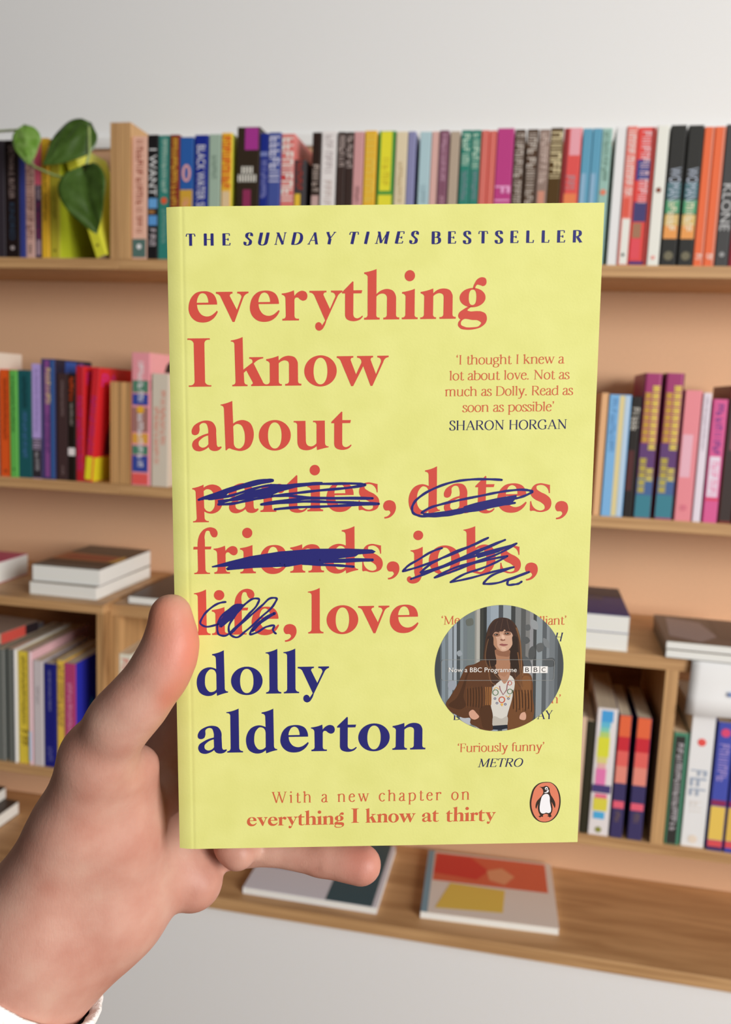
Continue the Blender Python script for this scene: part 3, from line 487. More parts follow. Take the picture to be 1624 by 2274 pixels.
def make_leaf(base, tip, width, fold, m, facing, name='leaf'):
    base, tip = Vector(base), Vector(tip); ax = tip - base; n = Vector(facing).normalized(); sd = ax.cross(n).normalized(); n = sd.cross(ax).normalized()
    bm = bmesh.new(); rows = []
    NU, NV = 22, 6
    for i in range(NU + 1):
        u = i / NU
        wprof = (max(0.0, math.sin(math.pi * min(1, u) ** .62)) ** .72) * (1 - .25 * u) if 0 < u < 1 else 0.0
        row = []
        for j in range(-NV, NV + 1):
            v = j / NV
            lob = -.09 * (abs(v) ** 1.5) * (1 - u) ** 6
            side = v * width * wprof
            p = base + ax * (u + lob) + sd * side + n * (-abs(v) ** .9 * width * wprof * fold + .05 * ax.length * math.sin(u * 3) - .003 * math.sin(v * 9 + u * 14) * .3)
            row.append(bm.verts.new(p - vine.location))
        rows.append(row)
    for i in range(NU):
        for j in range(2 * NV): bm.faces.new((rows[i][j], rows[i][j+1], rows[i+1][j+1], rows[i+1][j]))
    bmesh.ops.remove_doubles(bm, verts=bm.verts, dist=1e-6)
    o = fin(bm, name, m, vine, smooth=True)
    md = o.modifiers.new('thickness', 'SOLIDIFY'); md.thickness = .0005
    return o
make_leaf((-.7625, 1.362, Zw(.347)), (-.7325, 1.352, Zw(.244)), .0475, -.32, LEAF, (-.05, -1, .12))
make_leaf((-.768, 1.385, Zw(.425)), (-.835, 1.362, Zw(.357)), .040, .25, LEAF, (.1, -1, .35))
make_leaf((-.885, 1.385, Zw(.424)), (-.862, 1.362, Zw(.357)), .026, .3, LEAF2, (.25, -1, .2))
def tube(name, pts, rad, m, parent, off):
    cu = bpy.data.curves.new(name, 'CURVE'); cu.dimensions = '3D'; cu.bevel_depth = rad; cu.bevel_resolution = 3
    sp = cu.splines.new('POLY'); sp.points.add(len(pts) - 1)
    for p, q in zip(sp.points, pts): p.co = tuple(Vector(q) - off) + (1,)
    tmp = bpy.data.objects.new(name, cu); COL.objects.link(tmp)
    dg = bpy.context.evaluated_depsgraph_get(); dg.update()
    me = bpy.data.meshes.new_from_object(tmp.evaluated_get(dg)); bpy.data.objects.remove(tmp); me.materials.clear()
    return link(name, me, m, parent, True)
tube('stem', [(-1.15, 1.46, Zw(.432)), (-.99, 1.43, Zw(.432)), (-.905, 1.40, Zw(.425)), (-.872, 1.372, Zw(.368)), (-.852, 1.365, Zw(.354)), (-.82, 1.364, Zw(.342)), (-.785, 1.367, Zw(.333)), (-.773, 1.370, Zw(.338)), (-.7625, 1.366, Zw(.349)), (-.757, 1.372, Zw(.378)), (-.765, 1.385, Zw(.424))], .0022, STEM, vine, vine.location)

# ------------------------------------------------------------------ the held book: its own frame in millimetres
BO = Vector((-102.333717, 240.902634, -146.515952)) * .001 + Vector((0, 0, EYE))     # lower spine corner of the front cover
EX = Vector((0.967598, 0.205447, 0.052800)) * .001
EY = Vector((-0.034551, 0.002023, 0.999401)) * .001
EN = Vector((0.207211, -0.978254, 0.009143)) * .001                          # out of the cover, towards the reader
BW, BH, BT = 129.0, 198.0, 22.0
def B(x, y, z=0.0): return EX * x + EY * y + EN * z   # relative to BO
def bend(x):                                          # the cover rolls back towards the spine, with a hinge crease
    z = 0.0
    if x < 5.6: z -= .9 * ((5.6 - x) / 5.6) ** 2
    if x < 5.8: z -= .07 * math.exp(-((x - 4.7) / .55) ** 2)
    return z
held = empty('paperback_book', BO)
tag(held, 'yellow paperback with red and navy title held up in the hand at the centre', 'book')
YEL = bpy.data.materials.new('yellow_cover_card'); YEL.use_nodes = True
nt, N, L, P = nodes_of(YEL)
tc = N.new('ShaderNodeTexCoord'); nz = N.new('ShaderNodeTexNoise'); nz.inputs['Scale'].default_value = 1400; nz.inputs['Detail'].default_value = 2
nz2 = N.new('ShaderNodeTexNoise'); nz2.inputs['Scale'].default_value = 90
r_ = ramp(N, [(.3, lin3((225, 225, 134), 1.0)), (.7, lin3((231, 231, 143), 1.0))])
bp = N.new('ShaderNodeBump'); bp.inputs['Strength'].default_value = .12; bp.inputs['Distance'].default_value = .0002
L.new(tc.outputs['Object'], nz.inputs['Vector']); L.new(tc.outputs['Object'], nz2.inputs['Vector'])
L.new(nz.outputs['Fac'], bp.inputs['Height']); L.new(nz2.outputs['Fac'], r_.inputs['Fac'])
L.new(r_.outputs['Color'], P.inputs['Base Color']); L.new(bp.outputs['Normal'], P.inputs['Normal'])
P.inputs['Roughness'].default_value = .55; P.inputs['Specular IOR Level'].default_value = .3
K_ = .95
INK = {'red': mat((205, 78, 66), .45, .35, K_, 'red_ink'), 'red2': mat((206, 98, 66), .5, .3, K_, 'orange_red_ink'),
       'blue': mat((38, 38, 112), .45, .35, K_, 'navy_ink'), 'blue2': mat((34, 34, 88), .5, .3, K_, 'dark_navy_ink')}
def cover_sheet(name, z_of, xs, ys, thick, inward, m):
    bm = bmesh.new(); G = []
    for layer in (0, 1):
        G.append([[bm.verts.new(B(x, y, z_of(x) + (inward * thick if layer else 0))) for x in xs] for y in ys])
    nx, ny = len(xs), len(ys)
    for k in (0, 1):
        for j in range(ny - 1):
            for i in range(nx - 1): bm.faces.new((G[k][j][i], G[k][j][i+1], G[k][j+1][i+1], G[k][j+1][i]))
    for j in range(ny - 1):
        for i in (0, nx - 1): bm.faces.new((G[0][j][i], G[0][j+1][i], G[1][j+1][i], G[1][j][i]))
    for i in range(nx - 1):
        for j in (0, ny - 1): bm.faces.new((G[0][j][i], G[0][j][i+1], G[1][j][i+1], G[1][j][i]))
    return fin(bm, name, m, held, smooth=False)
xs = [0, .3, .6, 1, 1.5, 2, 2.5, 3, 3.5, 3.9, 4.2, 4.45, 4.7, 4.95, 5.2, 5.5, 5.8, 9] + list(range(12, 129, 6)) + [BW]
ys = [BH * i / 24 for i in range(25)]
fc = cover_sheet('front_cover', bend, xs, ys, .35, -1, YEL)
cover_sheet('back_cover', lambda x: -BT - (-.9 if x < 1 else 0), [0, 1, 5, 60, BW], [0, BH], .35, 1, YEL)
bm = bmesh.new(); prev = None
zs = [bend(0) - .02 + (-BT + 1.2 - bend(0)) * i / 8 for i in range(9)]
for i, z in enumerate(zs):
    x = -.55 * math.sin(math.pi * i / 8)
    row = [bm.verts.new(B(x, y, z)) for y in (0, BH)] + [bm.verts.new(B(x + .4, y, z)) for y in (BH, 0)]
    if prev:
        for k in range(4): bm.faces.new((prev[k], prev[(k+1) % 4], row[(k+1) % 4], row[k]))
    prev = row
fin(bm, 'spine', YEL, held)
bm = bmesh.new()
for f in ((0,3,2,1),(4,5,6,7),(0,1,5,4),(1,2,6,5),(2,3,7,6),(3,0,4,7)):
    c8 = [(.5,.4,-21.2),(BW-.5,.4,-21.2),(BW-.5,BH-.4,-21.2),(.5,BH-.4,-21.2),(.5,.4,-2.4),(BW-.5,.4,-.5),(BW-.5,BH-.4,-.5),(.5,BH-.4,-2.4)]
    bm.faces.new([bm.verts.new(B(*c8[i])) for i in f])
bmesh.ops.remove_doubles(bm, verts=bm.verts, dist=1e-7)
fin(bm, 'page_block', PAGES, held)

# ---- outlines: points (x, y) are corners, (x, y, 1) are smooth
def curve(pts, closed=True, n=7):
    P_ = [(p[0], p[1]) for p in pts]; sm = [len(p) > 2 for p in pts]; N_ = len(P_); out = []
    for i in range(N_ if closed else N_ - 1):
        a, b = P_[i], P_[(i + 1) % N_]; sa, sb = sm[i], sm[(i + 1) % N_]
        if not closed: sa = sa and i > 0; sb = sb and i + 2 < N_
        if not sa and not sb: out.append(a); continue
        p0 = P_[i - 1] if sa else None; p3 = P_[(i + 2) % N_] if sb else None
        d = math.dist(a, b)
        def tang(q0, q1, q2):
            d1 = max(math.dist(q0, q1), 1e-6); d2 = max(math.dist(q1, q2), 1e-6)
            t = [((q1[k] - q0[k]) / d1 * d2 + (q2[k] - q1[k]) / d2 * d1) / (d1 + d2) for k in (0, 1)]
            return t
        ma = tang(p0, a, b) if sa else None; mb = tang(a, b, p3) if sb else None
        ch = [(b[k] - a[k]) / d for k in (0, 1)]
        if ma is None: ma = [2 * ch[k] - mb[k] for k in (0, 1)]; l = math.hypot(*ma) or 1; ma = [c / l for c in ma]
        if mb is None: mb = [2 * ch[k] - ma[k] for k in (0, 1)]; l = math.hypot(*mb) or 1; mb = [c / l for c in mb]
        for s in range(n):
            t = s / n; h1 = 2*t**3 - 3*t*t + 1; h2 = t**3 - 2*t*t + t; h3 = -2*t**3 + 3*t*t; h4 = t**3 - t*t
            out.append(tuple(h1*a[k] + h2*d*ma[k] + h3*b[k] + h4*d*mb[k] for k in (0, 1)))
    if not closed: out.append(P_[-1])
    return out
def oval(cx, cy, rx, ry, n=36, e=1.0):
    o = []
    for i in range(n):
        a = 2 * math.pi * i / n; c, s = math.cos(a), math.sin(a)
        o.append((cx + rx * math.copysign(abs(c) ** e, c), cy + ry * math.copysign(abs(s) ** e, s)))
    return o
# Each glyph: (scale: tracing units per x-height, baseline, list of outlines (first of a shape is solid, 'h' marks a hole of the one before))
def s_(*a): return list(a)
G = {}
G['e'] = (292, 594, [curve([(372,428),(366,380,1),(336,325,1),(288,300,1),(230,295,1),(165,310,1),(115,358,1),(90,425,1),(88,490,1),(113,550,1),(163,592,1),(230,605,1),(290,594,1),(340,560,1),(378,500),(370,488),(345,512,1),(310,536,1),(265,545,1),(220,530,1),(186,488,1),(172,428)]), ('h', curve([(170,408),(180,360,1),(205,322,1),(230,314,1),(258,325,1),(278,360,1),(285,408)]))])
G['v'] = (292, 594, [curve([(362,303),(528,303),(528,321),(507,328,1),(500,345),(570,482),(618,355),(608,332,1),(575,321),(575,303),(688,303),(688,318),(655,335,1),(635,365),(545,602),(525,602),(405,345),(386,328,1),(362,321)])])
G['r'] = (292, 592, [curve([(1020,323),(1080,314,1),(1142,293),(1147,350),(1175,318,1),(1225,298,1),(1262,312,1),(1277,350,1),(1265,385,1),(1235,397,1),(1205,385,1),(1180,365,1),(1160,366,1),(1147,390),(1147,540),(1155,567,1),(1192,574),(1192,592),(1025,592),(1025,574),(1051,567,1),(1060,540),(1057,375),(1049,351,1),(1020,335)])])
G['y'] = (292, 592, [curve([(1297,300),(1467,300),(1467,317),(1444,323,1),(1437,341),(1503,482),(1557,358),(1547,330,1),(1513,317),(1513,300),(1626,300),(1626,316),(1596,333,1),(1575,365),(1466,600),(1445,655,1),(1420,688,1),(1393,697,1),(1365,682,1),(1355,650,1),(1365,622,1),(1392,611,1),(1415,625,1),(1423,645),(1455,595),(1345,345),(1326,325,1),(1297,317)])])
G['t'] = (292, 590, [curve([(90,314),(195,208),(203,215),(203,297),(292,297),(284,328),(203,328),(203,525),(215,565,1),(245,575,1),(270,566,1),(293,548),(300,556),(275,585,1),(235,601,1),(180,601,1),(135,580,1),(120,530),(120,328),(90,328)])])
G['h'] = (292, 590, [curve([(310,122),(375,109,1),(433,90),(434,338),(480,302,1),(540,287,1),(600,307,1),(631,370),(632,545),(639,564,1),(665,570),(665,590),(505,590),(505,570),(532,564,1),(540,545),(540,385),(530,347,1),(500,333,1),(465,338,1),(434,362),(434,545),(441,564,1),(468,570),(468,590),(312,590),(312,570),(338,564,1),(347,545),(345,165),(336,149,1),(310,137)])])
G['i'] = (292, 588, [curve([(690,317),(755,306,1),(817,286),(818,545),(825,563,1),(850,570),(850,588),(690,588),(690,570),(716,563,1),(725,545),(725,360),(716,344,1),(690,333)]), oval(765,157,52,55)])
G['n'] = (292, 587, [curve([(876,317),(940,304,1),(1001,284),(1003,332),(1050,296,1),(1110,285,1),(1166,302,1),(1197,360),(1198,542),(1205,561,1),(1232,568),(1232,587),(1068,587),(1068,568),(1098,561,1),(1107,542),(1107,380),(1098,344,1),(1067,331,1),(1030,340,1),(1003,360),(1003,543),(1010,562,1),(1034,570),(1034,587),(876,587),(876,570),(903,562,1),(912,545),(912,360),(903,345,1),(876,332)])])
G['g'] = (292, 588, [oval(1396,380,130,96), ('h', oval(1396,377,38,76,36,.8)), curve([(1396,290),(1415,235,1),(1440,198,1),(1485,179,1),(1520,190,1),(1532,220,1),(1523,255,1),(1500,267,1),(1470,258,1),(1440,253,1),(1418,292)]),
    curve([(1360,466),(1300,500,1),(1262,533,1),(1256,565,1),(1280,597),(1260,622,1),(1255,650,1),(1280,685,1),(1340,699,1),(1420,695,1),(1490,672,1),(1535,630,1),(1545,585,1),(1530,542,1),(1490,519,1),(1430,514,1),(1370,515,1),(1347,505,1),(1362,488,1),(1410,468)]), ('h', curve([(1305,598,1),(1400,602,1),(1462,610,1),(1488,632,1),(1470,660,1),(1400,675,1),(1320,668,1),(1285,645,1),(1288,615,1)]))])
G['I'] = (213, 428, [curve([(60,73),(226,73),(226,84),(194,91,1),(185,108),(186,395),(197,410,1),(232,417),(232,428),(64,428),(64,417),(98,410,1),(108,393),(106,108),(94,91,1),(60,84)])])
G['k'] = (213, 427, [curve([(385,90),(430,81,1),(474,66),(477,305),(546,254),(544,234,1),(522,225),(522,214),(628,214),(628,224),(592,234,1),(556,261),(622,392),(632,408,1),(650,416),(650,427),(535,427),(535,416),(548,407,1),(545,395),(500,312),(480,328),(483,395),(490,410,1),(508,416),(508,427),(392,427),(392,416),(412,408,1),(417,392),(411,117),(405,104,1),(385,98)])])
G['o'] = (213, 428, [oval(1056,322,122,115,44), ('h', oval(1056,323,52,98,44,.92))])
G['w'] = (213, 428, [curve([(1178,215),(1302,215),(1302,227),(1286,231,1),(1282,245),(1323,350),(1363,264),(1356,238,1),(1330,227),(1330,215),(1450,215),(1450,227),(1436,231,1),(1432,245),(1473,350),(1509,262),(1505,237,1),(1482,227),(1482,215),(1567,215),(1567,226),(1541,237,1),(1527,262),(1447,437),(1433,437),(1377,290),(1302,437),(1287,437),(1208,252),(1197,236,1),(1178,227)])])
G['a'] = (205, 905, [curve([(88,770,1),(100,735,1),(145,702,1),(200,690,1),(245,702,1),(268,735,1),(272,780),(275,860),(283,880,1),(308,877),(312,886),(290,905,1),(255,911,1),(226,901,1),(214,882),(180,903,1),(140,912,1),(105,900,1),(90,868,1),(98,840,1),(130,815,1),(212,783),(210,740,1),(197,712,1),(172,708,1),(150,722,1),(148,760,1),(138,785,1),(112,795,1),(93,787,1)]), ('h', curve([(212,798),(160,822,1),(140,845,1),(142,870,1),(165,885,1),(195,878,1),(213,860)]))])
G['b'] = (205, 905, [curve([(308,577),(355,567,1),(397,552),(402,715),(435,696,1),(480,690,1),(530,712,1),(555,765,1),(553,830,1),(520,890,1),(460,913,1),(400,903,1),(365,894,1),(350,907),(342,907),(333,607),(326,590,1),(308,583)]), ('h', curve([(402,735),(430,718,1),(460,725,1),(483,765,1),(490,820,1),(480,870,1),(450,895,1),(420,888,1),(405,860)]))])
G['u'] = (205, 904, [curve([(855,700),(943,700),(946,845),(957,875,1),(985,885,1),(1010,877,1),(1026,862),(1026,728),(1019,715,1),(1000,711),(1000,700),(1088,700),(1090,862),(1097,880,1),(1117,886),(1117,893),(1070,903,1),(1030,913),(1027,884),(990,906,1),(945,913,1),(900,898,1),(882,845),(881,728),(874,715,1),(855,711)])])
G['p'] = (205, 385, [curve([(58,203),(100,194,1),(143,178),(143,200),(175,183,1),(215,178,1),(262,197,1),(288,245,1),(285,310,1),(255,370,1),(205,392,1),(165,386,1),(145,375),(147,425),(155,440,1),(178,446),(178,455),(60,455),(60,446),(81,440,1),(88,425),(83,232),(77,219,1),(58,212)]), ('h', curve([(143,225),(165,212,1),(195,218,1),(218,250,1),(225,300,1),(215,355,1),(188,377,1),(160,368,1),(145,345)]))])
G['s'] = (247, 464, [curve([(1341,228),(1350,228),(1352,303),(1343,303),(1328,258,1),(1298,234,1),(1260,229,1),(1233,240,1),(1234,262,1),(1265,288,1),(1322,318,1),(1358,353,1),(1368,400,1),(1350,445,1),(1300,468,1),(1250,468,1),(1210,457,1),(1188,461),(1180,452),(1180,372),(1190,372),(1207,420,1),(1240,448,1),(1285,455,1),(1310,440,1),(1308,414,1),(1278,385,1),(1222,356,1),(1187,320,1),(1186,270,1),(1215,228,1),(1265,213,1),(1310,220,1)])])
G['d'] = (166, 377, [curve([(497,123),(535,115,1),(572,100),(575,340),(582,355,1),(596,359),(596,366),(560,374,1),(525,386),(522,365),(495,382,1),(455,385,1),(415,365,1),(396,315,1),(401,265,1),(430,222,1),(480,205,1),(522,217),(520,152),(515,138,1),(497,131)]), ('h', curve([(522,255),(510,225,1),(485,218,1),(460,240,1),(448,290,1),(455,335,1),(478,360,1),(505,358,1),(522,345)]))])
G['f'] = (198, 836, [curve([(68,638),(98,638),(100,600,1),(115,550,1),(150,512,1),(200,500,1),(235,515,1),(247,545,1),(235,570,1),(210,570,1),(195,550,1),(185,526,1),(165,526,1),(153,550,1),(152,590),(152,638),(200,638),(195,658),(152,658),(153,805),(160,820,1),(187,827),(187,836),(70,836),(70,827),(92,820,1),(98,803),(97,658),(66,658)])])
G['j'] = (245, 1003, [curve([(128,789),(185,779,1),(234,758),(235,965),(228,1028,1),(205,1070,1),(165,1088,1),(120,1080,1),(100,1055,1),(105,1030,1),(125,1022,1),(142,1035,1),(146,1055,1),(158,1050,1),(163,990),(160,825),(152,808,1),(128,798)]), oval(193,656,43,43)])
G['l'] = (175, 347, [curve([(810,74),(850,66,1),(887,51),(888,315),(894,331,1),(912,338),(912,347),(812,347),(812,338),(829,331,1),(834,315),(834,97),(829,86,1),(810,80)])])
G[','] = (205, 385, [curve([(1510,310,1),(1545,325,1),(1558,365,1),(1545,408,1),(1512,438,1),(1475,446),(1473,434),(1503,424,1),(1518,402,1),(1512,390,1),(1478,384,1),(1464,352,1),(1478,320,1)])])
GB = {}
for ch, (u, base, loops) in G.items():
    solids = []
    for lp in loops:
        if lp[0] == 'h': solids[-1].append(lp[1])
        else: solids.append([lp])
    allx = [p[0] for s in solids for p in s[0]]; x0, x1 = min(allx), max(allx)
    GB[ch] = ((x1 - x0) / u, [[[((p[0] - x0) / u, (base - p[1]) / u) for p in lp] for lp in s] for s in solids])

class Ink:                                           # collects flat printed shapes lying on the cover
    def __init__(self): self.v = []; self.f = []; self.mi = []
    def shape(self, loops, z, mi=0):
        flat = [p for lp in loops for p in lp]; n = len(self.v)
        self.v += [B(x, y, bend(x) + z) for x, y in flat]
        for t in tessellate_polygon([[Vector((x, y, 0)) for x, y in lp] for lp in loops]):
            (ax, ay), (bx, by), (cx, cy) = (flat[i] for i in t)
            if (bx - ax) * (cy - ay) - (by - ay) * (cx - ax) < 0: t = (t[0], t[2], t[1])
            self.f.append(tuple(n + i for i in t)); self.mi.append(mi)
    def stroke(self, pts, widths, z, caps=True, mi=0):
        n = len(self.v); m = len(pts); L_ = []; R_ = []
        for i, (x, y) in enumerate(pts):
            a = pts[max(i - 1, 0)]; b = pts[min(i + 1, m - 1)]
            dx, dy = b[0] - a[0], b[1] - a[1]; l = math.hypot(dx, dy) or 1
            h = widths[i] / 2; L_.append((x - dy / l * h, y + dx / l * h)); R_.append((x + dy / l * h, y - dx / l * h))
        for p, q in zip(L_, R_): self.v += [B(p[0], p[1], bend(p[0]) + z), B(q[0], q[1], bend(q[0]) + z)]
        for i in range(m - 1):
            self.f.append((n + 2*i, n + 2*i + 1, n + 2*i + 3, n + 2*i + 2)); self.mi.append(mi)
        if caps:
            for (x, y), w in ((pts[0], widths[0]), (pts[-1], widths[-1])): self.shape([oval(x, y, w / 2, w / 2, 12)], z, mi)
    def build(self, name, mats, parent=None):
        me = bpy.data.meshes.new(name); me.from_pydata([tuple(p) for p in self.v], [], self.f)
        for m in mats: me.materials.append(m)
        me.polygons.foreach_set('material_index', self.mi)
        return link(name, me, None, parent or held)

BOLD_LINES = [
('title', 'red', 165.26, 8.44, [('e', 6.16, 14.84), ('v', 14.36, 24.02), ('e', 24.38, 33.21), ('r', 33.87, 41.5), ('y', 42.09, 51.88), ('t', 51.81, 58.05), ('h', 58.34, 68.91), ('i', 69.67, 74.42), ('n', 75.2, 85.82), ('g', 86.5, 95.16)]),
('title', 'red', 146.22, 8.4, [('I', 5.66, 12.6), ('k', 18.62, 29.11), ('n', 29.11, 39.66), ('o', 40.53, 50.3), ('w', 50.3, 65.88)]),
('title', 'red', 127.28, 8.41, [('a', 6.43, 15.45), ('b', 15.28, 25.23), ('o', 26.73, 36.44), ('u', 37.33, 47.91), ('t', 48.71, 54.9)]),
('title', 'red', 108.34, 8.51, [('p', 6.3, 15.85), ('a', 17.36, 26.51), ('r', 26.92, 34.43), ('t', 34.84, 41.45), ('i', 41.45, 46.28), ('e', 47.25, 55.8), ('s', 57.18, 63.53), (',', 64.71, 68.65)]),
('title', 'red', 107.39, 8.54, [('d', 72.49, 82.21), ('a', 83.31, 92.04), ('t', 92.94, 99.05), ('e', 99.76, 108.86), ('s', 109.93, 116.51), (',', 117.71, 121.74)]),
('title', 'red', 89.43, 8.51, [('f', 6.31, 13.87), ('r', 12.55, 19.95), ('i', 20.7, 25.51), ('e', 26.71, 35.19), ('n', 36.16, 46.59), ('d', 46.73, 57.18), ('s', 58.43, 64.79), (',', 66.04, 69.96)]),
('title', 'red', 88.46, 8.64, [('j', 72.34, 77.17), ('o', 79.04, 88.81), ('b', 89.56, 99.77), ('s', 101.29, 107.71), (',', 109.02, 113.02)]),
('title', 'red', 70.2, 8.6, [('l', 6.25, 11.22), ('i', 11.71, 16.68), ('f', 17.39, 24.99), ('e', 24.04, 32.59), (',', 33.99, 38.06), ('l', 41.61, 46.46), ('o', 47.42, 57.31), ('v', 57.23, 66.99), ('e', 67.16, 76.15)]),
('author', 'blue', 51.11, 8.64, [('d', 6.62, 16.44), ('o', 17.4, 27.32), ('l', 28.32, 33.2), ('l', 33.91, 38.83), ('y', 38.39, 48.23)]),
('author', 'blue', 32.05, 8.51, [('a', 6.63, 15.82), ('l', 15.82, 20.94), ('d', 21.91, 31.82), ('e', 32.81, 41.82), ('r', 42.55, 50.11), ('t', 50.85, 57.12), ('o', 57.58, 67.6), ('n', 68.47, 79.02)])]
BOLD_WORDS = [
('sub_line', 'red2', 'everything', 21.97, 53.23, 7.48, 2.88),
('sub_line', 'red2', 'I', 55.46, 58.0, 7.93, 2.89),
('sub_line', 'red2', 'know', 60.07, 76.28, 7.87, 2.89),
('sub_line', 'red2', 'at', 78.37, 83.79, 7.89, 2.89),
('sub_line', 'red2', 'thirty', 86.12, 102.14, 7.8, 2.89)]
FINE_LINES = [
('strapline', 'blue', 'THE', 5.79, 18.69, 186.92, 2.44, 'capbold', 0),
('strapline', 'blue', 'SUNDAY', 22.74, 49.73, 186.99, 2.45, 'capbold', 0.22),
('strapline', 'blue', 'TIMES', 53.28, 74.19, 186.99, 2.45, 'capbold', 0.22),
('strapline', 'blue', 'BESTSELLER', 78.14, 122.68, 186.81, 2.49, 'capbold', 0),
('quote', 'red2', '‘I thought I knew a', 86.13, 118.73, 151.87, 1.96, 'reg', 0),
('quote', 'red2', 'lot about love. Not as', 84.23, 120.5, 147.25, 1.97, 'reg', 0),
('quote', 'red2', 'much as Dolly. Read as', 83.09, 121.76, 142.54, 1.98, 'reg', 0),
('quote', 'red2', 'soon as possible’', 88.46, 116.28, 137.78, 1.99, 'reg', 0),
('quote_source', 'blue2', 'SHARON HORGAN', 84.54, 120.37, 132.38, 2.03, 'cap', 0),
('quote', 'red2', '‘Me', 83.24, 89.04, 72.38, 1.95, 'reg', 0),
('quote', 'red2', 'lliant’', 114.07, 122.54, 71.84, 1.95, 'reg', 0),
('quote_source', 'blue2', 'H', 118.94, 121.71, 66.48, 1.99, 'cap', 0.2),
('quote', 'red2', 'n’', 118.74, 121.75, 46.5, 1.97, 'reg', 0),
('quote_source', 'blue2', 'D', 87.65, 90.45, 41.61, 2.0, 'cap', 0),
('quote_source', 'blue2', 'AY', 114.4, 119.32, 41.36, 2.01, 'cap', 0),
('quote', 'red2', '‘Furiously funny’', 89.23, 117.06, 30.94, 2.0, 'reg', 0),
('quote_source', 'blue2', 'METRO', 95.83, 110.5, 25.83, 1.99, 'cap', 0.2),
('chapter_line', 'red2', 'With a new chapter on', 29.99, 93.44, 15.04, 2.64, 'reg', 0)]
